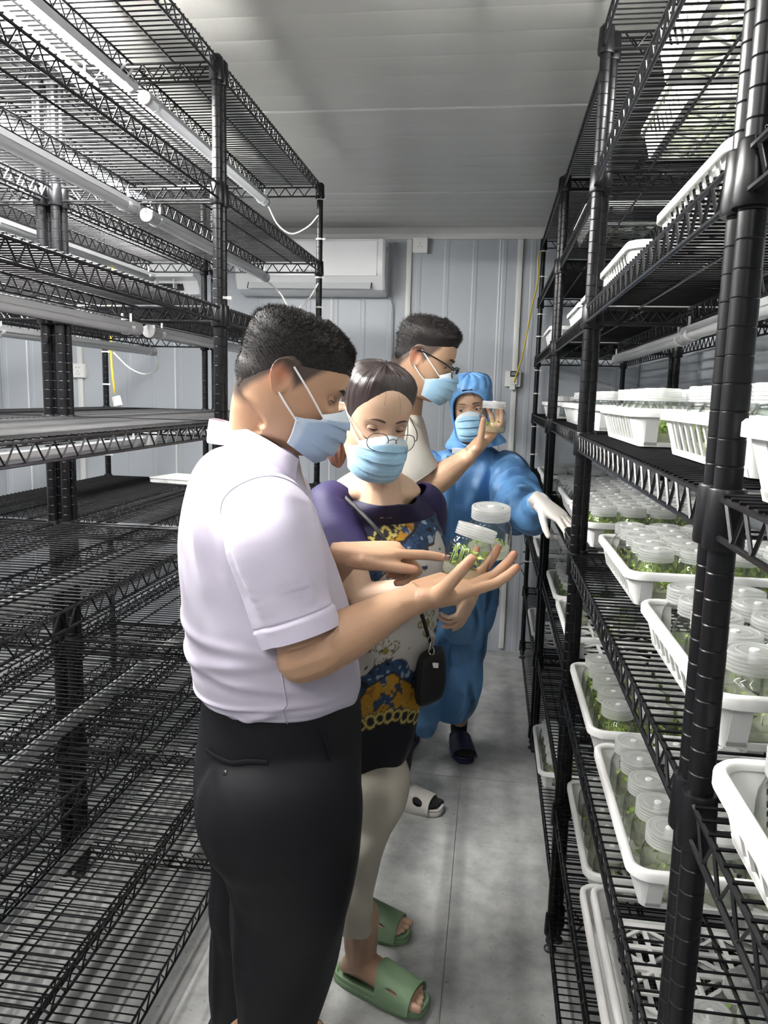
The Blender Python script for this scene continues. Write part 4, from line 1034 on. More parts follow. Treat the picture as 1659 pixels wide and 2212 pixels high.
# --- shirt
rows = [(962, 496, 632, 1.0, 0), (972, 462, 642, 1.35, 0), (992, 432, 650, 1.62, 0), (1018, 412, 658, 1.70, 0), (1045, 402, 667, 1.68, 0), (1085, 393, 685, 1.6, 0), (1135, 388, 702, 1.5, 0), (1190, 390, 720, 1.42, 0), (1240, 393, 736, 1.36, 0), (1290, 398, 751, 1.32, 0), (1340, 402, 763, 1.30, 0), (1390, 408, 772, 1.27, 0), (1430, 416, 777, 1.25, 0), (1455, 424, 779, 1.24, 0), (1470, 434, 777, 1.22, 0), (1480, 448, 772, 1.20, 0), (1484, 466, 762, 1.16, 0)]
NT = 200
slp = lambda y: float(np.interp(y, [962, 972, 992, 1018, 1045, 1085, 1135], [.0, .014, .040, .058, .052, .024, 0]))
R = resample([sil_ring(y, a, b, Ym, Fm, q, NT, slope=slp(y)) for y, a, b, q, _ in rows], 180)
def fold1(P, N):
    m, n = P.shape[:2]; v = np.linspace(0, 1, m)[:, None]; u = np.linspace(0, 2 * PI, n, endpoint=False)[None]; z = P[..., 2]
    back = .5 - .5 * np.cos(u)          # 1 at the back
    rt = np.exp(-((u - PI / 2) / .55) ** 2)
    w = np.zeros((m, n))
    for vc, am, ph, sl in ((.60, .0045, 0, .020), (.66, .0055, 1, -.03), (.73, .005, 2, .035), (.81, .006, .6, -.04), (.88, .0055, 1.7, .02)):
        d = v - vc - sl * np.sin(u * 1.0 + ph) - .012 * vnoise(np.stack([u * 2 + ph + 0 * v, v * 3 + 0 * u, 0 * u + 0 * v], -1), 3); w += am * np.exp(-(d / .014) ** 2) * back ** 1.5 - am * .5 * np.exp(-((d - .022) / .018) ** 2) * back
    w += .006 * np.exp(-((u - PI * .78 + (v - .3) * .9) / .09) ** 2) * np.exp(-((v - .33) / .14) ** 2)
    w -= .007 * np.exp(-((u - PI * .70 + (v - .3) * .9) / .10) ** 2) * np.exp(-((v - .34) / .15) ** 2)
    w += .006 * np.exp(-((u - PI * .62 - (v - .86) * 4.0) / .12) ** 2) * sstep(.72, .85, v)
    w += .003 * sstep(.82, .93, v) * np.sin(u * 9 + 2 * np.sin(u * 2)) * sstep(1.0, .93, v)
    w += .0035 * vnoise(P * 9, 5) * sstep(.2, .6, v) + .0012 * vnoise(P * 28, 6)
    return w
M_shirt = mat('pale lilac cotton', (.56, .52, .625), .75, var=.02, scale=40, bump=.10, bscale=900, sheen=.15, spec=.2)
g, full = cloth(R, fold1); shirt = g.obj('shirt', M_shirt, man, 60)
# sleeve
c0 = pt(572, 1078, 1.30); c1 = pt(576, 1108, 1.25); c2 = pt(592, 1180, 1.215); c3 = pt(620, 1280, 1.21); c4 = pt(650, 1372, 1.205)
def sleeve(cs, rs, fl, n=110, m=90, tilt=0):
    P = bez(cs, 60); P = np.array([P[int(i)] for i in np.linspace(0, len(P) - 1, 40)]); r = np.interp(np.linspace(0, 1, 40), np.linspace(0, 1, len(rs)), rs); f = np.interp(np.linspace(0, 1, 40), np.linspace(0, 1, len(fl)), fl)
    T = np.gradient(P, axis=0); T /= np.linalg.norm(T, axis=1)[:, None]; u0 = np.array([1, 0, 0.]); out = []; a = np.linspace(0, 2 * PI, n, endpoint=False)
    for i in range(40):
        u = unit(u0 - T[i] * u0.dot(T[i])); b = np.cross(T[i], u); out.append(P[i] + np.outer(np.cos(a), u) * r[i] + np.outer(np.sin(a), b) * r[i] * f[i])
    return resample(out, m)
RS = sleeve([c0, c1, c2, c3, c4], [.028, .068, .078, .079, .074, .068, .066], [1.0, .95, .85, .85, .88, .9])
def fold2(P, N):
    m, n = P.shape[:2]; v = np.linspace(0, 1, m)[:, None]; u = np.linspace(0, 2 * PI, n, endpoint=False)[None]
    w = .004 * np.exp(-((np.sin((u - 3.3 + v * .8) / 2)) / .10) ** 2) * sstep(.25, .5, v) - .005 * np.exp(-((np.sin((u - 3.0 + v * .8) / 2)) / .12) ** 2) * sstep(.2, .45, v)
    w += .0030 * np.sin(u * 5 + v * 5) * sstep(.15, .4, v) * sstep(1, .6, v) + .0035 * vnoise(P * 16, 9)
    w += .0024 * sstep(.900, .908, v) - .0016 * np.exp(-((v - .900) / .006) ** 2)      # turned cuff with stitching line
    w += .0006 * np.sin(u * 60) * np.exp(-((v - .915) / .02) ** 2)
    return w
g, rsf = cloth(RS, fold2); slv = g.obj('sleeve', M_shirt, shirt, 60)
M_seam0 = mat('shirt seam thread', (.47, .43, .53), .8)
q_ = rsf[2 + 20]; G().tube(q_ + (q_ - q_.mean(0)) * .008, .0011, 5, closed=True).obj('armhole_seam', M_seam0, slv)
RS2 = sleeve([pt(585, 1020, 1.52), pt(590, 1080, 1.575), pt(596, 1180, 1.585), pt(605, 1280, 1.595)], [.05, .08, .08, .07, .066], [1, .95, .9, .9])
g, _ = cloth(RS2, fold2); g.obj('sleeve', M_shirt, shirt, 60)
# collar: folded stand collar around the neck
def collar(pts_in, pts_out, th=.0035):
    A = bez(pts_in, 48); B = bez(pts_out, 48); k = min(len(A), len(B)); A, B = A[:k], B[:k]; g = G(); V = []
    m_ = 8
    for t in np.linspace(0, 1, m_): V.append(A + (B - A) * t + np.array([0, 0, 1]) * (.006 * math.sin(t * PI)))
    for t in np.linspace(1, 0, m_): V.append(A + (B - A) * t + np.array([0, 0, 1]) * (.006 * math.sin(t * PI)) - th * np.array([0, 0, 1.]) + .5 * th * (A.mean(0) - A) / .1)
    V = np.array(V); return g.loft([V[:, i] for i in range(k)])
def P3(px, py, Y): return pt(px, py, Y)
top = [P3(646, 992, 1.345), P3(620, 975, 1.330), P3(570, 945, 1.338), P3(520, 922, 1.36), P3(470, 909, 1.405), P3(452, 905, 1.44), P3(475, 905, 1.475), P3(540, 925, 1.50), P3(600, 960, 1.475), P3(640, 985, 1.42)]
bot = [P3(638, 1040, 1.335), P3(612, 1018, 1.312), P3(560, 985, 1.318), P3(505, 962, 1.345), P3(462, 955, 1.40), P3(446, 952, 1.44), P3(470, 955, 1.49), P3(540, 975, 1.53), P3(610, 1015, 1.50), P3(650, 1035, 1.43)]
collar(top, bot).obj('collar', M_shirt, shirt, 60)
# placket and yoke seams
M_seam1 = mat('shirt seam', (.60, .55, .66), .8)
def on_ring(i, j): return full[i + 2, j % NT]
G().tube([on_ring(i, 50 + int(2 * math.sin(i / 20))) + Sm * .001 for i in range(100, 178, 3)], .0012, 5).obj('side_seam', M_seam1, shirt)
# --- trousers
M_trou = mat('black trouser wool', (.0065, .0065, .009), .6, var=.15, scale=30, bump=.08, bscale=600, sheen=.0, spec=.3)
pel = [(1440, 452, 768, 1.2), (1480, 444, 777, 1.2), (1560, 438, 778, 1.16), (1660, 430, 777, 1.10), (1730, 434, 775, 1.05), (1790, 452, 766, 1.0), (1840, 490, 745, .9), (1870, 540, 710, .8)]
Rp = resample([sil_ring(y, a, b, Ym, Fm, q, 120) for y, a, b, q in pel], 70)
def foldp(P, N):
    m, n = P.shape[:2]; v = np.linspace(0, 1, m)[:, None]; u = np.linspace(0, 2 * PI, n, endpoint=False)[None]
    return .0025 * vnoise(P * 8, 4) + .004 * np.exp(-((v - .07) / .02) ** 2) * 0 + .0015 * (v < .10)
pf = np.concatenate([Rp[:2], Rp, Rp[-2:]])
def leg(rowsl, Y, F, ratio, end, r_end, m=110):
    rg = [sil_ring(y, a, b, Y, F, ratio, 90) for y, a, b in rowsl]; last = rg[-1].mean(0)
    f = unit([F[0], F[1], 0]); s = np.array([f[1], -f[0], 0]); t = np.linspace(0, 2 * PI, 90, endpoint=False)
    r0 = np.linalg.norm(rg[-1] - last, axis=1).mean()
    for q in np.linspace(.25, 1, 5):
        c = last + (end - last) * q; r = r0 + (r_end - r0) * q; rg.append(c + np.outer(np.cos(t) * r * 1.1, f) + np.outer(np.sin(t) * r, s))
    return resample(rg, m)
def foldl(P, N):
    m, n = P.shape[:2]; v = np.linspace(0, 1, m)[:, None]; u = np.linspace(0, 2 * PI, n, endpoint=False)[None]
    w = np.zeros((m, n)) + .006 * np.exp(-((np.sin((u - PI * .93) / 2)) / .06) ** 2) + .003 * np.exp(-(np.sin(u / 2) / .05) ** 2)
    w += .009 * np.sin(u * 2 + v * 14) * np.exp(-((v - .35) / .22) ** 2) * (.5 - .5 * np.cos(u)) + .006 * np.sin(u * 3 - v * 9 + 1) * sstep(.1, .4, v)
    return w + .004 * vnoise(P * 9, 8)
RL1 = leg([(1560, 540, 690), (1640, 470, 755), (1720, 444, 773), (1800, 462, 772), (1850, 494, 769), (1900, 503, 762), (1950, 508, 752), (2000, 510, 741), (2050, 511, 729), (2100, 512, 716), (2150, 512, 698), (2208, 512, 676)], 1.315, Fm, .92, np.array([fa1[0] - .01, fa1[1], .03]), .095)
RL2 = leg([(1790, 455, 690), (1850, 468, 680), (1900, 466, 672), (1950, 463, 664), (2000, 462, 655), (2060, 461, 645), (2140, 461, 630), (2208, 461, 615)], 1.52, Fm, .95, np.array([fa2[0] - .01, fa2[1], .03]), .09)
g = G()
for rr_, fd in ((Rp, foldp), (RL1, foldl), (RL2, foldl)): g.loft(list(cloth(rr_, fd)[1][2:-2]))
tv, tf = remesh(g, .006, 14, .5)
trou = G().add(tv, tf).obj('trousers', M_trou, man, 180)
M_btn = mat('dark button', (.02, .02, .02), .2)
# back pocket welt, its button, belt band
def pel_pt(px, py, off=.002):
    best = None; cen = Rp.mean((0, 1))
    for i in range(0, 70):
        for j in range(0, 120, 1):
            q = pf[i + 2, j]
            c_ = ROT.T @ (q - CAMP)
            if c_[2] >= 0: continue
            x = PCX + c_[0] / -c_[2] * FPX; y = PCY - c_[1] / -c_[2] * FPX
            d = (x - px) ** 2 + (y - py) ** 2 + 4e3 * max(0, (q - cen).dot(-Sm)) * 10
            if best is None or d < best[0]: best = (d, q)
    q = best[1]; return q + unit(q * np.array([1, 1, 0]) - cen * np.array([1, 1, 0])) * off
wp = [pel_pt(447, 1622), pel_pt(470, 1635), pel_pt(500, 1643), pel_pt(540, 1648), pel_pt(575, 1650)]
G().tube(bez(wp, 24), np.c_[np.full(len(bez(wp, 24)), .0050), np.full(len(bez(wp, 24)), .0014)], 8, up=(0, 0, 1)).obj('pocket_welt', M_trou, trou)
bp_ = pel_pt(491, 1671, .003); nrm_ = unit((bp_ - Rp.mean((0, 1))) * np.array([1, 1, 0]))
G().cap(bp_ - nrm_ * .001, bp_ + nrm_ * .001, .008, .007).obj('button', M_btn, trou)
fp_ = [pel_pt(691, 1575), pel_pt(705, 1610), pel_pt(708, 1660), pel_pt(700, 1700), pel_pt(672, 1745)]
G().tube(bez(fp_, 24), .0016, 6).obj('pocket_edge', M_trou, trou)
M_slipb = mat('black slide rubber', (.03, .03, .033), .5)
slide(man, fa1, Fm, M_slipb); slide(man, fa2, Fm, M_slipb)

# ------------------------------------------------------------------ jars in his hand
def jar_axis(px0, py0, px1, py1, Y, label, kind, group='jars held up for a look', lean=0.0, var=0):
    a = pt(px0, py0, Y); b = pt(px1, py1, Y + lean); ax = unit(b - a)
    q = Vector((0, 0, 1)).rotation_difference(Vector(ax)); r = jar(tuple(a), label, kind, group, rot=q.to_euler(), var=var); r.scale = (1.07,) * 3; return r
jar_axis(998, 1248, 1032, 1140, 1.352, 'clear jar of bright green plantlets tilted in the hand of the man in lilac', 'lush', lean=.010, var=0)
jar_axis(1054, 1200, 1061, 1100, 1.44, 'clear jar held behind the tilted one, on the fingers of the man in lilac', 'mid', lean=-.012, var=1)
# ================================================================== WOMAN IN THE PRINTED BLOUSE
Yw = 1.86; Fw = unit(np.array([.55, -.83, 0])); Sw = np.array([Fw[1], -Fw[0], 0])
skin2 = (.62, .42, .29)
HM2 = frame((.47, -.80, -.33), loc=pt(808, 908, 1.76), roll=math.radians(3), scale=(.96, .96, .94))
g = G(); head_geo(g, HM2, .85)
nbw = pt(812, 1030, 1.83); ntw = xf(HM2, (0, -.03, -.035))
limb(g, [nbw + np.array([0, 0, -.09]), nbw, (nbw + ntw) / 2 + np.array([0, .006, 0]), ntw], [.075, .056, .0525, .055])
# upper chest under the wide neckline
chest = [sil_ring(y, a, b, Yw, Fw, q, 60) for y, a, b, q in ((1012, 775, 850, 1.0), (1026, 752, 872, 1.5), (1042, 732, 892, 1.7), (1062, 722, 904, 1.6), (1085, 748, 884, 1.25), (1110, 775, 868, 1.1))]
g.loft(resample(chest, 24))
ear_geo(g, HM2, 1, .98); ear_geo(g, HM2, -1, .98)
shR = pt(712, 1095, 1.79); elR = pt(772, 1300, 1.68); WR = pt(1022, 1276, 1.66)
limb(g, [shR, (shR + elR) / 2 + np.array([-.006, 0, 0]), elR], [.054, .052, .044]); limb(g, [elR + np.array([-.005, 0, -.002]), elR * .6 + WR * .4, WR * .8 + elR * .2, WR], [.043, .041, .029, .025])
tR2, nR2 = hand_geo(g, WR, (-.34, .10, -.94), (-.75, .45, .3), 1, [(10, 18, 10), (22, 28, 16), (34, 36, 20), (40, 40, 22)], thumb=(34, 30, 10, 12), spread=6, sc=.70)
shL = pt(915, 1085, 1.96); elL = pt(905, 1260, 2.02); WL = pt(862, 1395, 2.00)
limb(g, [shL, (shL + elL) / 2, elL], [.05, .047, .042]); limb(g, [elL, (elL + WL) / 2, WL], [.04, .036, .025])
hand_geo(g, WL, (-.2, -.1, -.97), (-.6, -.7, 0), -1, [(20, 25, 15)] * 4, sc=.92)
fw1 = np.array([-.268, 1.775, 0]); fw2 = np.array([-.345, 2.0, 0]); dF1 = (.93, -.36, 0); dF2 = (.97, -.22, 0)
foot_geo(g, fw1, dF1, .225, -1) ; foot_geo(g, fw2, dF2, .225, 1)
for a_, k_ in ((fw1, pt(800, 1800, 1.82)), (fw2, pt(820, 1800, 1.97))): limb(g, [a_ + np.array([-.006, 0, .05]), a_ + np.array([-.018, .004, .10]), a_ + np.array([-.026, .010, .165])], [.030, .029, .027])
body_core(g, [(1085, 750, 880, 1.1), (1115, 735, 895, 1.3), (1250, 712, 935, 1.35), (1400, 712, 928, 1.3), (1550, 710, 895, 1.2), (1650, 716, 868, 1.1), (1690, 740, 845, .9)], Yw, Fw, .84)
for a_, hp_ in ((fw1, pt(800, 1620, 1.83)), (fw2, pt(830, 1620, 1.93))): limb(g, [hp_, pt(764 if a_ is fw1 else 785, 1880, a_[1] + .02), a_ + np.array([-.026, .010, .16])], [.045, .030, .026])
lv_, lf_ = remesh(g, .0029, 5)
gn = G(); nail_geo(gn, nR2)
blobs2 = [(t, .014, (.62, .30, .22), .5) for t in tR2] + [(xf(HM2, (s * .042, .078, -.02)), .03, (.64, .33, .24), .35) for s in (-1, 1)] + [(xf(HM2, (s * .031, .085, .012)), .014, (.52, .30, .22), .45) for s in (-1, 1)] + [(fw1 + np.array([.06, -.02, .08]), .09, (.40, .22, .15), .8), (fw1 + np.array([0, 0, .12]), .07, (.42, .24, .16), .8)]
wom = person('woman in a navy blouse with gold and blue baroque print, masked, in round glasses', [(lv_, lf_)], M_skin, lambda v: skin_colors(v, skin2, blobs2, HM2))
gn.obj('fingernails', M_nail, wom, 60)['kind'] = 'stuff'
M_lidw = mat('eyelid skin', (.50, .32, .225), .5, var=.03)
eyes(wom, HM2, M_lidw, (.1, -.6), .12); M_brow2 = mat('brown eyebrow', (.10, .055, .04), .6)
brows(wom, HM2, M_brow2, .031, .0019)
mask_obj(wom, HM2, M_mask)
# hair: smooth, combed back to a low tail
def strand_mat(name, col, hi, sc=(30, 30, 3)):
    m, nt, b = new_mat(name); tc = nt.nodes.new('ShaderNodeTexCoord'); uv = nt.nodes.new('ShaderNodeUVMap')
    mp = nt.nodes.new('ShaderNodeMapping'); mp.inputs['Scale'].default_value = (130, 2.2, 1); nt.links.new(uv.outputs[0], mp.inputs[0])
    nz = nt.nodes.new('ShaderNodeTexNoise'); nz.inputs['Scale'].default_value = 1.0; nz.inputs['Detail'].default_value = 6; nt.links.new(mp.outputs[0], nz.inputs[0])
    rp = nt.nodes.new('ShaderNodeValToRGB'); rp.color_ramp.elements[0].position = .35; rp.color_ramp.elements[1].position = .75
    rp.color_ramp.elements[0].color = (*col, 1); rp.color_ramp.elements[1].color = (*hi, 1); nt.links.new(nz.outputs[0], rp.inputs[0]); nt.links.new(rp.outputs[0], b.inputs['Base Color'])
    bp = nt.nodes.new('ShaderNodeBump'); bp.inputs['Strength'].default_value = .5; bp.inputs['Distance'].default_value = .004; nt.links.new(nz.outputs[0], bp.inputs['Height']); nt.links.new(bp.outputs[0], b.inputs['Normal'])
    b.inputs['Roughness'].default_value = .38; b.inputs['Specular IOR Level'].default_value = .6; return m
def uv_grid(me, V, n):
    """uv from the vertex index on a ring grid of n points per ring"""
    uv = me.uv_layers.new(name='UVMap'); k = len(me.vertices); li = np.empty(len(me.loops), int); me.loops.foreach_get('vertex_index', li)
    u = (li % n) / n; v = (li // n) / max(1, k // n); uv.data.foreach_set('uv', np.c_[u, v].ravel())
M_hair2 = strand_mat('dark brown hair', (.012, .008, .008), (.055, .034, .030))
M_tail = strand_mat('reddish brown hair tail', (.035, .014, .010), (.15, .065, .045))
def line2(a): return np.interp(abs(a), [0, 12, 25, 40, 55, 68, 80, 95, 110, 130, 155, 180], [.099, .097, .088, .066, .040, .008, -.018, -.032, -.045, -.060, -.068, -.070])
def thick2(t, z): return .010 + .003 * sstep(.05, .12, z) + .0016 * math.sin(t * 26 + z * 30) + .004 * math.exp(-((t - .5) / .3) ** 2)
ho, _ = hair_cap(wom, HM2, M_hair2, thick2, 0, line=line2, taper=.45); uv_grid(ho.data, None, 96)
tl = xf(HM2, [(.012, -.098, -.045), (.020, -.125, -.070), (.030, -.122, -.110), (.034, -.100, -.145), (.030, -.085, -.168)])
g = G(); P = bez(tl, 40); r = np.interp(np.linspace(0, 1, len(P)), [0, .12, .35, .65, .9, 1], [.014, .021, .031, .028, .015, .004]); a = np.linspace(0, 2 * PI, 64, endpoint=False)
g.tube(P, np.c_[r, r * .8], 64); v = np.concatenate(g.v); v += (v - np.repeat(P, 64, 0)) * (.10 * np.sin(np.tile(a, len(P)) * 11 + np.repeat(np.arange(len(P)) * .12, 64)))[:, None]; g.v = [v]
to = g.obj('hair_tail', M_tail, ho, 180); uv_grid(to.data, None, 64)
g = G(); g.tube(xf(HM2, np.array([(.015 + .016 * math.cos(t), -.112 + .008 * math.cos(t), -.055 + .016 * math.sin(t)) for t in np.linspace(0, 2 * PI, 20)])), .004, 6); g.obj('hair_band', M_white, ho)
rg = np.random.default_rng(5); g = G()
for k in range(2):
    t0 = math.radians((-8, 14, 24)[k]); z0 = line2(math.degrees(t0)) + .004; Pp = []
    for q in np.linspace(0, 1, 7): z = z0 - q * (.05, .03, .045)[k]; Pp.append(head_pt(t0 + q * .05 * (k - 1), z, .0025 + .004 * math.sin(q * PI)))
    g.tube(xf(HM2, bez(Pp, 14)), .00028, 4)
q = g.obj('stray_hairs', M_hair2, ho); q['kind'] = 'stuff'
# glasses
M_gold = mat('thin dark metal frame', (.16, .12, .10), .3, metal=.8)
M_lens = glass_mat('spectacle lens', (.97, .985, .985), .8, .02, 0.02, 8)
def glasses(par, M, cz=-.012, cy=.1085, rx=.0245, rz=.0215, ex=.034, mf=None, wire=.0011, temples=(1, -1)):
    r = None; g = G()
    for s in (-1, 1):
        P = [(s * ex + rx * math.copysign(abs(math.cos(t)) ** .9, math.cos(t)), cy - .12 * abs(s * ex + rx * math.cos(t)) ** 1.2 * 0 - .006 * max(0, s * rx * math.cos(t)) / rx, cz + rz * math.copysign(abs(math.sin(t)) ** .9, math.sin(t))) for t in np.linspace(0, 2 * PI, 36, endpoint=False)]
        g.tube(xf(M, P), wire, 6, closed=True)
    g.tube(xf(M, bez([(-.010, cy + .001, cz + .006), (0, cy + .004, cz + .010), (.010, cy + .001, cz + .006)], 10)), wire, 6)
    for s in (-1, 1): g.tube(xf(M, bez([(s * .012, cy, cz), (s * .011, cy - .006, cz - .004), (s * .012, cy - .009, cz - .010)], 8)), wire * .9, 5)
    o = g.obj('glasses', mf, par)
    for s in temples: G().tube(xf(M, bez([(s * (ex + rx), cy - .006, cz + .004), (s * .066, cy - .012, cz + .008), (s * .0765, cy - .05, cz + .018), (s * .079, -.005, .026), (s * .078, -.028, .012)], 24)), wire * 1.1, 6).obj('temple', mf, o)
    for s in (-1, 1):
        g = G(); rings = []
        for k in (1, .7, .35, .02): rings.append(xf(M, [(s * ex + rx * k * math.cos(t), cy - .006 * max(0, s * math.cos(t) * k) + .0012 * (1 - k), cz + rz * k * math.sin(t)) for t in np.linspace(0, 2 * PI, 28, endpoint=False)]))
        g.loft(rings, cap=False).obj('lens', M_lens, o, 180)
    return o
glasses(wom, HM2, cz=-.006, cy=.121, mf=M_gold)
# --- blouse
rows = [(1102, 690, 938, 1.62), (1145, 700, 950, 1.55), (1190, 705, 956, 1.5), (1240, 708, 952, 1.42), (1300, 706, 946, 1.36), (1360, 706, 940, 1.32), (1420, 704, 930, 1.30), (1480, 702, 916, 1.28), (1540, 700, 900, 1.25), (1590, 700, 888, 1.22), (1622, 702, 878, 1.20), (1646, 706, 868, 1.20), (1662, 710, 862, 1.18)]
n = 300; ringsB = [sil_ring(y, a, b, Yw, Fw, q, n) for y, a, b, q in rows]
t = np.linspace(0, 2 * PI, n, endpoint=False)
def neckring(rf, rs, zb, drop, c):
    f = np.outer(np.cos(t) * np.where(np.cos(t) > 0, rf, rf * .62), Fw); s = np.outer(np.sin(t) * rs, Sw)
    p = c + f + s; p[:, 2] = zb - drop * (.5 + .5 * np.cos(t)) ** 1.2 - .010 * np.abs(np.sin(t)); return p
nc = pt(812, 1040, Yw)
sh_ring = sil_ring(1078, 692, 934, Yw, Fw, 1.78, n); sh_ring2 = sil_ring(1058, 708, 918, Yw, Fw, 1.9, n)
nk = neckring(.128, .090, nc[2] + .010, .052, nc + np.array([0, .008, 0])); 
drop = (.5 + .5 * np.cos(t))
sh_ring[:, 2] -= .050 * drop; ringsB[0][:, 2] -= .034 * drop; ringsB[1][:, 2] -= .016 * drop
mid = nk * .5 + sh_ring * .5; mid[:, 2] += .010 * np.abs(np.sin(t)) ** 3
RB = resample([nk, mid, sh_ring] + ringsB, 300)
def foldb(P, N):
    m, n = P.shape[:2]; v = np.linspace(0, 1, m)[:, None]; u = np.linspace(0, 2 * PI, n, endpoint=False)[None]
    w = np.zeros((m, n)) + .0025 * np.sin(u * 7 + 1.5 * np.sin(v * 5)) * sstep(.5, 1, v) + .004 * vnoise(P * 9, 12) * sstep(.15, .4, v)
    w += .014 * np.exp(-(np.minimum(u, 2 * PI - u) / .8) ** 2) * np.exp(-((v - .36) / .10) ** 2)
    return w
M_blouse = vmat('printed blouse', .6, bump=.06, bscale=700, var=.04, spec=.35)
g, fullB = cloth(RB, foldb); bl = g.obj('blouse', M_blouse, wom, 180)
# print, designed in garment coordinates: s across from the front centre (m), h height (m)
vB = np.concatenate(g.v); rel = vB - np.array([nc[0], nc[1], 0]); fr_ = rel @ Fw; sd_ = rel @ Sw
axis_f = np.interp(vB[:, 2], [RB[-1].mean(0)[2], RB[40].mean(0)[2]], [(RB[-1].mean(0) - nc) @ Fw, (RB[40].mean(0) - nc) @ Fw]); ang = np.arctan2(sd_, fr_ - axis_f)
ss = ang * .165; hh = vB[:, 2]; hn = hh - .03 * np.sin(ss * 9)
navy = np.array([.012, .009, .038]); black = np.array([.008, .007, .012]); yel = np.array([.48, .24, .02]); blu = np.array([.022, .055, .125]); wht = np.array([.56, .53, .50]); gol = np.array([.42, .33, .07]); brn = np.array([.055, .04, .03])
def ns(f, sd): return vnoise(np.stack([ss * f, hh * f, 0 * ss], 1), sd)
C = np.tile(navy, (len(vB), 1)); C[hh < .72] = black
zt_ = 1.188 - .09 * np.clip((ss + .02) / .25, -1.2, 1.0) * 1  # sloping top edge of the panel
zb_ = .705
front = (np.abs(ss) < .30) & (hh < zt_ + .05)
j1 = .014 * ns(38, 1) + .008 * ns(80, 2)
pan = front & (hh < np.minimum(zt_ + j1, 1.262)) & (hh > zb_ + .02 * np.cos(ss * 14) + j1)
C[pan] = yel * (1 + .12 * ns(60, 3)[pan])[:, None]
# white panel with a wavy border, blue scroll frame
d = np.minimum(zt_ - .075 - hh, hh - (zb_ + .135 + .05 * np.cos((ss - .01) * 18))) + .012 * ns(30, 4); dx = .17 - np.abs(ss - .0) + .012 * ns(34, 5); dd = np.minimum(d, dx)
fr1 = pan & (dd > -.040) & (dd < .0); sc_ = ns(55, 6) + .6 * ns(120, 7)
C[fr1] = blu * (1 + .5 * ns(140, 8)[fr1])[:, None]
C[fr1 & (sc_ > .55)] = np.array([.30, .38, .46]); C[fr1 & (sc_ < -.65)] = black
C[pan & (np.abs(dd) < .0035)] = brn; C[pan & (np.abs(dd + .042) < .004)] = np.array([.02, .02, .03])
wp_ = pan & (dd > .0); C[wp_] = wht * (1 + .03 * ns(50, 9)[wp_])[:, None]
sp_ = ns(42, 10) + .5 * ns(90, 11); C[wp_ & (dd < .025) & (sp_ > .62)] = np.array([.045, .035, .03]); C[wp_ & (dd < .05) & (sp_ < -.85)] = blu
# scrolls on the yellow
yl = pan & (dd <= -.045); s2 = ns(36, 13) + .6 * ns(75, 14); C[yl & (s2 > .42)] = blu * 1.1; C[yl & (np.abs(s2 - .42) < .09)] = brn; C[yl & (s2 < -.75)] = np.array([.30, .13, .01]); C[yl & (np.abs(ns(110, 15)) < .05) & (s2 > 0)] = np.array([.35, .37, .36])
# knotted cord flowers in gold line
def flower(s0, h0, R0, rot, k=5):
    x = ss - s0; y = hh - h0; r = np.hypot(x, y); th = np.arctan2(y, x) + rot; f = np.abs(np.cos(th * k / 2)) ** .8 * R0
    ln = (np.abs(r - f) < .0030) & (r < R0 * 1.05) & (r > .006); l2 = (np.abs(r - f * .72) < .0016) & (r > .010)
    C[front & (ln | l2) & wp_] = gol * .45; C[front & (r < .010) & wp_] = gol * .6
    st = (np.abs(x * math.sin(-rot + .9) - y * math.cos(-rot + .9)) < .0028) & (r > R0 * .9) & (r < R0 * 1.7) & (x * math.cos(.9) + y * math.sin(.9) > 0); C[front & st & wp_] = gol * .4
flower(-.035, 1.06, .042, .3); flower(.028, .905, .048, .9); flower(.10, 1.02, .034, 1.6); flower(-.11, .96, .034, .1)
# chain along the top and bottom edges
def chain(h_of_s, pitch, R0):
    k = np.round(ss / pitch); x = ss - k * pitch; y = hh - h_of_s(k * pitch); r = np.hypot(x, y * (1 + .25 * (k % 2))); sl = ns(90, 16)
    C[front & (np.abs(r - R0) < .0045)] = gol * 1.15; C[front & (np.abs(r - R0) < .0015)] = np.array([.62, .52, .20]); C[front & (np.abs(np.abs(r - R0) - .0055) < .0012)] = black; C[front & (r < R0 - .006)] = np.array([.02, .015, .02])
chain(lambda s: 1.188 - .09 * np.clip((s + .02) / .25, -1.2, 1.0) + .012, .030, .0165); chain(lambda s: .712 + .02 * np.cos(s * 14), .034, .017)
C[:42 * n] = navy
set_col(bl.data, C)
# wide sleeves
def foldc(P, N):
    m, n = P.shape[:2]; v = np.linspace(0, 1, m)[:, None]; u = np.linspace(0, 2 * PI, n, endpoint=False)[None]; return .004 * np.sin(u * 4 + v * 5) * sstep(.3, 1, v) + .003 * vnoise(P * 14, 21)
M_navy = mat('navy cotton', (.022, .016, .065), .6, var=.06, bump=.05, bscale=600, spec=.3)
RS = sleeve([pt(745, 1062, 1.81), pt(716, 1098, 1.785), pt(722, 1160, 1.75), pt(745, 1225, 1.71)], [.040, .066, .074, .078], [.9, .95, .95, .9], 80, 60); g, _ = cloth(RS, foldc); g.obj('sleeve', M_navy, bl, 60)
RS = sleeve([pt(895, 1062, 1.93), pt(915, 1092, 1.955), pt(912, 1150, 1.985), pt(908, 1215, 2.0)], [.035, .058, .062, .062], [.9, .95, .95, .9], 80, 60); g, _ = cloth(RS, foldc); g.obj('sleeve', M_navy, bl, 60)
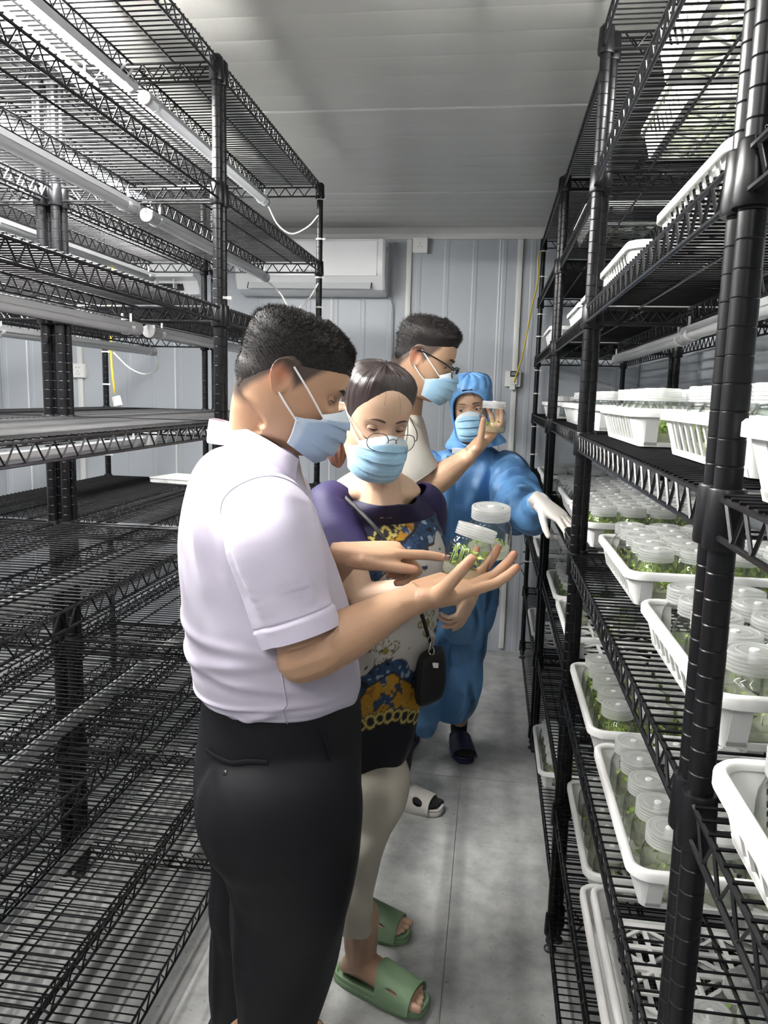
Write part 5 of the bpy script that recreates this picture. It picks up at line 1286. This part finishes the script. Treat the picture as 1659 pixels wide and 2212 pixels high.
# --- cream trousers
M_cream = crease(mat('cream trouser cotton', (.60, .555, .465), .7, var=.03, bump=.08, bscale=500, spec=.2), 6, .25, .015)
pel = [(1540, 716, 872, 1.2), (1580, 714, 868, 1.2), (1630, 718, 858, 1.12), (1670, 730, 850, 1.0), (1700, 755, 835, .9)]
g = G(); g.loft(resample([sil_ring(y, a, b, 1.88, Fw, q, 80) for y, a, b, q in pel], 30))
def fold_t(P, N):
    m, n = P.shape[:2]; v = np.linspace(0, 1, m)[:, None]; u = np.linspace(0, 2 * PI, n, endpoint=False)[None]
    return .004 * np.sin(u * 2 + v * 16) * sstep(.2, .5, v) + .0035 * np.sin(u * 3 - v * 10) + .003 * vnoise(P * 11, 31)
L1 = [(1600, 740, 850), (1660, 716, 878), (1720, 718, 872), (1760, 722, 857), (1800, 724, 841), (1850, 726, 821), (1890, 727, 808), (1930, 728, 804), (1970, 728, 806), (2010, 730, 803)]
L2 = [(1600, 770, 850), (1660, 745, 880), (1700, 745, 876), (1760, 752, 850), (1820, 758, 826), (1880, 760, 806), (1930, 762, 802), (1975, 764, 806)]
for L_, Yl in ((L1, lambda y: float(np.interp(y, [1600, 1700, 1820, 1930], [1.87, 1.835, 1.80, 1.77]))), (L2, lambda y: float(np.interp(y, [1600, 1750, 1950], [1.90, 1.93, 1.97])))):
    rg_ = resample([sil_ring(y, a, b, Yl(y), Fw, 1.0, 70) for y, a, b in L_], 80); g.loft(list(cloth(rg_, fold_t)[1][2:-2]))
tv, tf = remesh(g, .005, 8); G().add(tv, tf).obj('trousers', M_cream, wom, 180)
M_green = mat('sage green slide rubber', (.20, .31, .18), .5, var=.04)
for a_, d_, h_ in ((fw1, dF1, (.22, .5, .030, .17)), (fw2, dF2, (.22, .5, .030, .17))):
    slide(wom, a_, d_, M_green, .265, .10, hole=h_)
M_sock = mat('sheer beige footlet', (.58, .44, .30), .6)
# --- shoulder bag: a thing of its own
bag = empty('shoulder_bag', tuple(pt(930, 1450, 1.80))); tag(bag, 'black leather shoulder bag hanging at the hip of the woman in the printed blouse', 'bag'); bb = np.array(bag.location)
M_lea = mat('black leather', (.008, .008, .009), .5, var=.15, bump=.15, bscale=180, spec=.35)
Rb = [];  fb = unit([.35, -.94, 0]); sb = np.array([-fb[1], fb[0], 0])
for z, hw, hd in ((.062, .020, .020), (.055, .038, .030), (.030, .047, .036), (-.01, .050, .040), (-.05, .050, .041), (-.075, .044, .036), (-.088, .030, .024), (-.092, .012, .010)):
    tt = np.linspace(0, 2 * PI, 48, endpoint=False); e = .75; Rb.append(np.array([0, 0, z]) + np.outer(np.sign(np.cos(tt)) * np.abs(np.cos(tt)) ** e * hw, sb + np.array([.0, .3, .25])) + np.outer(np.sign(np.sin(tt)) * np.abs(np.sin(tt)) ** e * hd, fb))
Rb = resample(Rb, 50) * np.array([.72, .9, .84]); g, _ = cloth(Rb, lambda P, N: .002 * vnoise(P * 30, 2) + 0 * P[..., 0]); g.loft(list(Rb)); g.obj('pouch', M_lea, bag, 60)
st = [pt(700, 1062, 1.88), pt(707, 1050, 1.82), pt(735, 1066, 1.77), pt(785, 1112, 1.725), pt(830, 1165, 1.70), pt(875, 1240, 1.70), pt(908, 1320, 1.735), pt(928, 1385, 1.78), pt(934, 1405, 1.79)]
SP = bez(st, 80) - bb; G().tube(SP, np.c_[np.full(len(SP), .0048), np.full(len(SP), .0015)], 8, up=(Fw[0] * .2 + .6, .3, .75)).obj('strap', M_lea, bag)
g = G()
for k in range(3):
    c = pt(930 + k, 1384 + k * 11, 1.772) - bb; Rk = np.array(Matrix.Rotation(k * 1.4, 3, 'Z')); g.tube(np.array([c + Rk @ np.array([.007 * math.cos(q), 0, .010 * math.sin(q)]) for q in np.linspace(0, 2 * PI, 16, endpoint=False)]), .0016, 6, closed=True)
M_steel = mat('polished metal', (.55, .53, .50), .2, metal=1.0); g.obj('ring_link', M_steel, bag)['kind'] = 'stuff'
G().rbox(np.array([.0, 0, .026]) + fb * .034 * np.array([.72, .9, 1]), (.026, .006, .014), .004, 1, 3).obj('clasp', M_steel, bag)
# ================================================================== MAN IN GLASSES AT THE BACK
Y3 = 2.58; F3 = unit(np.array([.97, .22, 0])); skin3 = (.53, .335, .215)
HM3 = frame((.93, -.06, -.36), loc=pt(914, 778, 2.48), scale=(.95, 1.0, .93))
g = G(); head_geo(g, HM3)
nb3 = pt(868, 890, 2.54); nt3 = xf(HM3, (0, -.03, -.035))
limb(g, [nb3 + np.array([-.02, 0, -.10]), nb3, (nb3 + nt3) / 2, nt3], [.08, .066, .060, .060])
g.cap(xf(HM3, (0, -.05, -.03)), pt(862, 860, 2.54), .045, .05)
ear_geo(g, HM3, 1, 1.08); ear_geo(g, HM3, -1, 1.08)
sh3 = pt(868, 955, 2.42); el3 = pt(925, 1052, 2.42); W3 = pt(1016, 982, 2.43)
limb(g, [sh3, (sh3 + el3) / 2, el3], [.056, .052, .046]); limb(g, [el3 + np.array([-.008, 0, -.006]), el3 * .6 + W3 * .4, el3 * .2 + W3 * .8, W3], [.045, .043, .031, .028])
t3, n3 = hand_geo(g, W3, (.62, .34, .70), (-.66, -.30, .70), 1, [(14, 30, 18), (18, 34, 20), (24, 38, 22), (30, 40, 22)], thumb=(40, 44, 10, 6), spread=4, sc=1.0)
sh3b = pt(872, 950, 2.75); el3b = pt(862, 1150, 2.78); W3b = pt(870, 1330, 2.74)
limb(g, [sh3b, el3b], [.054, .045]); limb(g, [el3b, (el3b + W3b) / 2, W3b], [.043, .038, .028]); hand_geo(g, W3b, (.15, 0, -.98), (0, 1, 0), -1, [(20, 25, 15)] * 4)
f3a = np.array([-.305, 2.69, 0]); f3b = np.array([-.50, 2.84, 0]); d3 = (.96, -.28, 0)
body_core(g, [(920, 830, 910, 1.3), (960, 805, 922, 1.4), (1100, 798, 936, 1.3), (1280, 804, 925, 1.25), (1380, 815, 912, 1.1), (1420, 840, 890, .9)], Y3, F3)
for hp, ft in ((pt(850, 1380, 2.62), f3a), (pt(850, 1380, 2.80), f3b)): limb(g, [hp, hp * .5 + ft * .5 + np.array([.02, 0, .04]), ft + np.array([0, 0, .09])], [.062, .048, .034], 16)
bodyv, bodyf = remesh(g, .0038, 4)
blobs3 = [(xf(HM3, (.078, -.02, .012)), .024, (.66, .24, .16), .75)] + [(q, .016, (.56, .26, .18), .5) for q in t3]
m3 = person('man in a light beige top holding a small jar at arm length, black framed glasses', [(bodyv, bodyf)], M_skin, lambda v: skin_colors(v, skin3, blobs3, HM3, stubble=.9))
hair_cap(m3, HM3, M_hair, lambda t, z: .003 + .009 * sstep(.03, .10, z) + .007 * sstep(70, 15, abs(math.degrees(t))) * sstep(.06, .1, z), 9000, .016, line1, .5, front=.3)
M_lid3 = mat('eyelid skin', (.45, .28, .18), .5); eyes(m3, HM3, M_lid3, (0, -.5), .15); brows(m3, HM3, M_hair, .032, .0026)
mask_obj(m3, HM3, M_mask)
M_blackf = mat('black glasses frame', (.012, .012, .014), .3)
glasses(m3, HM3, cz=.002, cy=.113, rx=.025, rz=.018, ex=.034, mf=M_blackf, wire=.0022)
# top, trousers, socks
M_beige = mat('light beige cotton', (.50, .48, .43), .75, var=.03, bump=.08, bscale=500, spec=.2)
rows = [(868, 846, 900, 1.0), (885, 832, 905, 1.35), (905, 812, 915, 1.7), (940, 800, 924, 1.65), (990, 794, 932, 1.5), (1050, 792, 938, 1.4), (1120, 794, 940, 1.32), (1200, 796, 938, 1.3), (1270, 798, 932, 1.3), (1300, 800, 926, 1.3)]
g, _ = cloth(resample([sil_ring(y, a, b, Y3, F3, q, 110) for y, a, b, q in rows], 100), lambda P, N: .004 * vnoise(P * 8, 41) + .0015 * vnoise(P * 22, 42)); top3 = g.obj('top', M_beige, m3, 60)
RS = sleeve([pt(862, 915, 2.45), pt(868, 950, 2.42), pt(890, 1000, 2.41), pt(908, 1028, 2.415)], [.045, .070, .070, .066], [.9, .95, .95, .95], 60, 40); g, _ = cloth(RS, lambda P, N: .003 * vnoise(P * 14, 43)); g.obj('sleeve', M_beige, top3, 60)
RS = sleeve([pt(862, 915, 2.70), pt(868, 950, 2.75), pt(866, 1010, 2.77), pt(864, 1080, 2.775)], [.045, .068, .068, .062], [.9, .95, .95, .95], 50, 30); g, _ = cloth(RS, lambda P, N: .003 * vnoise(P * 14, 44)); g.obj('sleeve', M_beige, top3, 60)
g = G(); g.loft(resample([sil_ring(y, a, b, Y3 + .06, F3, q, 60) for y, a, b, q in ((1260, 806, 920, 1.25), (1300, 804, 922, 1.25), (1370, 806, 920, 1.2), (1420, 822, 905, 1.0))], 24))
hipA, hipB = pt(850, 1380, 2.62), pt(850, 1380, 2.82)
for hp, ft in ((hipA, f3a), (hipB, f3b)): limb(g, [hp, hp * .5 + ft * .5 + np.array([.02, 0, .04]), hp * .15 + ft * .85, ft + np.array([-.005, 0, .075])], [.085, .068, .060, .058], 24)
tv, tf = remesh(g, .007, 6); G().add(tv, tf).obj('trousers', M_trou, m3, 180)
M_sockb = mat('black sock', (.010, .010, .012), .85, bump=.1, bscale=700)
M_slide3 = mat('pale beige slide rubber', (.50, .48, .44), .5, var=.03)
for ft in (f3a, f3b):
    g = G(); foot_geo(g, ft, d3, .235, 1); v_, f_ = remesh(g, .005, 6); G().add(v_, f_).obj('sock', M_sockb, m3, 180)
    slide(m3, ft, d3, M_slide3, .275, .10, hole=(.19, .55, .10, .20))
jar_axis(1062, 934, 1066, 890, 2.45, 'small clear jar held up at eye height by the man in black framed glasses', 'mid', var=2, lean=0)

# ================================================================== WOMAN IN THE BLUE COVERALL
Yb = 3.10; Fb = unit(np.array([.06, -1, 0])); skin4 = (.56, .36, .24)
HM4 = frame((-.06, -.985, -.12), loc=pt(1019, 884, 3.02), roll=math.radians(-7), scale=(.93, .95, .93))
g = G(); head_geo(g, HM4, .8); nb4 = pt(1012, 985, 3.09); nt4 = xf(HM4, (0, -.03, -.035)); limb(g, [nb4, (nb4 + nt4) / 2, nt4], [.055, .052, .053])
f4a = np.array([-.085, 3.22, 0]); f4b = np.array([-.298, 3.20, 0])
body_core(g, [(985, 965, 1070, 1.3), (1020, 940, 1085, 1.5), (1150, 930, 1075, 1.4), (1300, 925, 1060, 1.3), (1350, 935, 1045, 1.1)], Yb, Fb, .85)
limb(g, [pt(1085, 1012, 3.07), pt(1116, 1085, 2.85), pt(1150, 1092, 2.58)], [.05, .04, .028]); limb(g, [pt(935, 1012, 3.09), pt(916, 1100, 3.10), pt(925, 1235, 2.98)], [.05, .04, .028]); g.cap(pt(926, 1250, 2.97), pt(928, 1275, 2.96), .03, .025)
for hp, ft in ((pt(1010, 1340, 3.10), f4a), (pt(925, 1340, 3.07), f4b)): limb(g, [hp, hp * .5 + ft * .5, ft + np.array([0, .0, .09])], [.055, .045, .032], 16)
hv, hf = remesh(g, .0042, 4)
W4 = pt(1166, 1083, 2.47); g = G(); limb(g, [pt(1150, 1092, 2.62), W4], [.034, .029])
t4, n4 = hand_geo(g, W4, (.78, -.30, -.52), (-.36, .36, -.86), -1, [(14, 24, 14), (10, 22, 12), (12, 22, 12), (16, 24, 14)], thumb=(46, 20, 12, 10), spread=10, sc=.98)
gv, gf = remesh(g, .0026, 4)
M_glove = mat('white latex glove', (.66, .62, .58), .45, var=.03, bump=.05, bscale=90)
w4 = person('woman in a blue hooded coverall, masked, resting a white gloved hand on the rack', [(hv, hf)], M_skin, lambda v: skin_colors(v, skin4, [(xf(HM4, (s * .031, .085, .012)), .016, (.44, .27, .18), .5) for s in (-1, 1)], HM4))
G().add(gv, gf).obj('glove', M_glove, w4, 180)
M_lid4 = mat('eyelid skin', (.46, .29, .20), .5); eyes(w4, HM4, M_lid4, (.35, -.15), .45); brows(w4, HM4, M_brow2, .032, .0014)
mask_obj(w4, HM4, M_mask, loops=False)
M_fring = mat('light brown fringe', (.22, .10, .045), .5, var=.2)
rg = np.random.default_rng(11); g = G()
for k in range(70):
    t0 = math.radians(rg.uniform(-30, 38)); Pp = [head_pt(t0 + .25 * q * (1 if t0 > 0 else -1), .094 - q * rg.uniform(.02, .045) * (1 if t0 > -.1 else .5), .004 + .003 * math.sin(q * 3)) for q in np.linspace(0, 1, 5)]
    g.tube(xf(HM4, Pp), [.0012, .0012, .001, .0008, .0003], 4)
q = g.obj('hair', M_fring, w4); q['kind'] = 'stuff'
M_suit = crease(mat('blue nonwoven coverall', (.13, .32, .62), .42, var=.05, scale=8, bump=.12, bscale=260, spec=.5), 8.5, 1.0, .10, (1, 1, .6))
def foldq(seed, a1=.006, a2=.012):
    return lambda P, N: a2 * 1.3 * (np.abs(vnoise(P * np.array([9, 9, 6.]), seed)) - .25) + a1 * vnoise(P * np.array([16, 16, 9.]), seed + 1) + .0015 * vnoise(P * 40, seed + 2)
rows = [(962, 985, 1058, 1.1), (972, 962, 1076, 1.7), (988, 938, 1094, 1.9), (1015, 922, 1106, 1.8), (1055, 914, 1104, 1.65), (1100, 912, 1096, 1.5), (1150, 912, 1092, 1.42), (1200, 910, 1089, 1.4), (1250, 906, 1083, 1.35), (1300, 902, 1076, 1.3)]
SR = resample([sil_ring(y, a, b, Yb, Fb, q, 120) for y, a, b, q in rows], 120)
g = G(); g.loft(list(cloth(SR, foldq(61, .006, .012))[1][2:-2]))
g.loft(resample([sil_ring(y, a, b, Yb, Fb, q, 80) for y, a, b, q in ((1270, 906, 1080, 1.3), (1310, 900, 1074, 1.25), (1350, 905, 1062, 1.15), (1375, 925, 1040, 1.0))], 30))
for L_, Yl in (([(1290, 985, 1070), (1330, 972, 1064), (1370, 966, 1052), (1410, 967, 1047), (1450, 966, 1041), (1485, 958, 1036), (1510, 946, 1030), (1530, 942, 1022), (1545, 944, 1012), (1552, 952, 1000)], 3.10), ([(1290, 900, 985), (1330, 892, 975), (1370, 886, 964), (1410, 884, 960), (1450, 884, 960), (1490, 886, 956), (1530, 888, 950), (1560, 892, 942), (1580, 898, 936), (1588, 904, 930)], 3.06)):
    rr_ = resample([sil_ring(y, a, b, Yl, Fb, 1.0, 70) for y, a, b in L_], 90); g.loft(list(cloth(rr_, foldq(70, .008, .020))[1][2:-2]))
# left sleeve reaching forward to the rack, right sleeve hanging
def foldsl(P, N): 
    m, n = P.shape[:2]; v = np.linspace(0, 1, m)[:, None]; u = np.linspace(0, 2 * PI, n, endpoint=False)[None]
    return   .013 * np.sin(v * 34 + 2.2 * np.sin(u + 1) + 3 * vnoise(P * 7, 80)) * sstep(.15, .4, v) * sstep(1, .9, v) + .006 * vnoise(P * 15, 81)
RS = sleeve([pt(1072, 990, 3.09), pt(1096, 1015, 3.06), pt(1112, 1060, 2.95), pt(1122, 1098, 2.78), pt(1140, 1104, 2.62), pt(1164, 1086, 2.50)], [.05, .078, .084, .088, .078, .040], [.9, .95, 1, 1, 1, .9], 80, 90); g.loft(list(cloth(RS, foldsl)[1][2:-2]))
RS = sleeve([pt(950, 985, 3.09), pt(928, 1015, 3.09), pt(915, 1090, 3.10), pt(915, 1170, 3.05), pt(925, 1240, 2.98)], [.05, .074, .072, .07, .045], [.9, .95, 1, 1, .9], 60, 70); g.loft(list(cloth(RS, foldsl)[1][2:-2]))
sv, sf = remesh(g, .0055, 4); suit = G().add(sv, sf).obj('coverall', M_suit, w4, 180)
# hood with a gathered face opening
n = 90; k = 60; th = np.linspace(-PI, PI, n, endpoint=False); rings = []; zs = np.concatenate([np.linspace(-.150, .10, 44), np.linspace(.106, .136, 16)])
for z in zs:
    zz = min(max(z, -.115), .1285); row = []
    for t in th:
        p = head_pt(t, min(zz, .1285), .0)
        if z < -.05:
            q = sstep(-.05, -.15, z); w_ = np.array([math.sin(t) * .115, math.cos(t) * .085 - .015, z]); p = p * (1 - q) + w_ * q; p[2] = z
        o = .013 + .006 * abs(math.sin(t * 7 + z * 40)) * sstep(.05, .10, z) + .008 * math.exp(-((z - .105) / .02) ** 2)
        nr = unit(np.array([p[0], p[1] + .005, (z - .02) * .9 if z > 0.02 else 0])); p = p + nr * o
        if z > .1285: p[2] += (z - .1285) * .5
        row.append(p)
    rings.append(row)
Rh = np.array(rings); f = []; open_ = np.zeros((len(zs), n), bool)
for i, z in enumerate(zs):
    for j, t in enumerate(th):
        zc = -.022; open_[i, j] = ((t / .86) ** 2 + ((z - zc) / (.108 if z > zc else .118)) ** 2) < 1
for i in range(len(zs) - 1):
    for j in range(n):
        if open_[i, j] and open_[i + 1, j] and open_[i, (j + 1) % n] and open_[i + 1, (j + 1) % n]: continue
        f.append((i * n + j, i * n + (j + 1) % n, (i + 1) * n + (j + 1) % n, (i + 1) * n + j))
f.append(tuple((len(zs) - 1) * n + j for j in range(n)))
V = Rh.reshape(-1, 3); V = V + (V / np.linalg.norm(V, axis=1)[:, None]) * (.003 * vnoise(V * 45, 90))[:, None]
hood = G().add(xf(HM4, V), f).obj('hood', M_suit, suit, 180)
ts = np.linspace(0, 2 * PI, 60, endpoint=False); P = []
for q in ts:
    t = .84 * math.sin(q); z = -.022 + (.106 if math.cos(q) > 0 else .116) * math.cos(q); p = head_pt(t, max(z, -.118), .018); p[2] = z; p = p + np.array([0, .002, 0])
    if z < -.05: qq = sstep(-.05, -.15, z); p = p * (1 - qq) + np.array([math.sin(t) * .13, math.cos(t) * .10 - .012, z]) * qq
    P.append(p)
G().tube(xf(HM4, P), .0042, 7, closed=True).obj('face_seam', M_suit, hood)
M_tape = mat('white closure tab', (.70, .74, .78), .5)
c = pt(988, 974, 2.955); G().rbox(c, (.040, .004, .022), .003, 1, 3).obj('closure_tab', M_tape, suit)
G().tube(bez([pt(976, 985, 2.93), pt(972, 1060, 2.945), pt(970, 1140, 2.945), pt(968, 1230, 2.945), pt(966, 1290, 2.95)], 30), np.c_[np.full(31, .020), np.full(31, .0045)][:len(bez([pt(976, 985, 2.93), pt(972, 1060, 2.945), pt(970, 1140, 2.945), pt(968, 1230, 2.945), pt(966, 1290, 2.95)], 30))], 10, up=(1, 0, 0)).obj('front_flap', M_suit, suit)
# feet: navy slides, dark socks, facing the camera
M_navs = mat('navy slide rubber', (.018, .022, .07), .5)
for ft, d_ in ((f4a, (.22, -1, 0)), (f4b, (-.25, -1, 0))):
    g = G(); foot_geo(g, ft, d_, .225, 1); v_, f_ = remesh(g, .005, 6); G().add(v_, f_).obj('sock', M_sockb, w4, 180); slide(w4, ft, d_, M_navs, .262, .098)
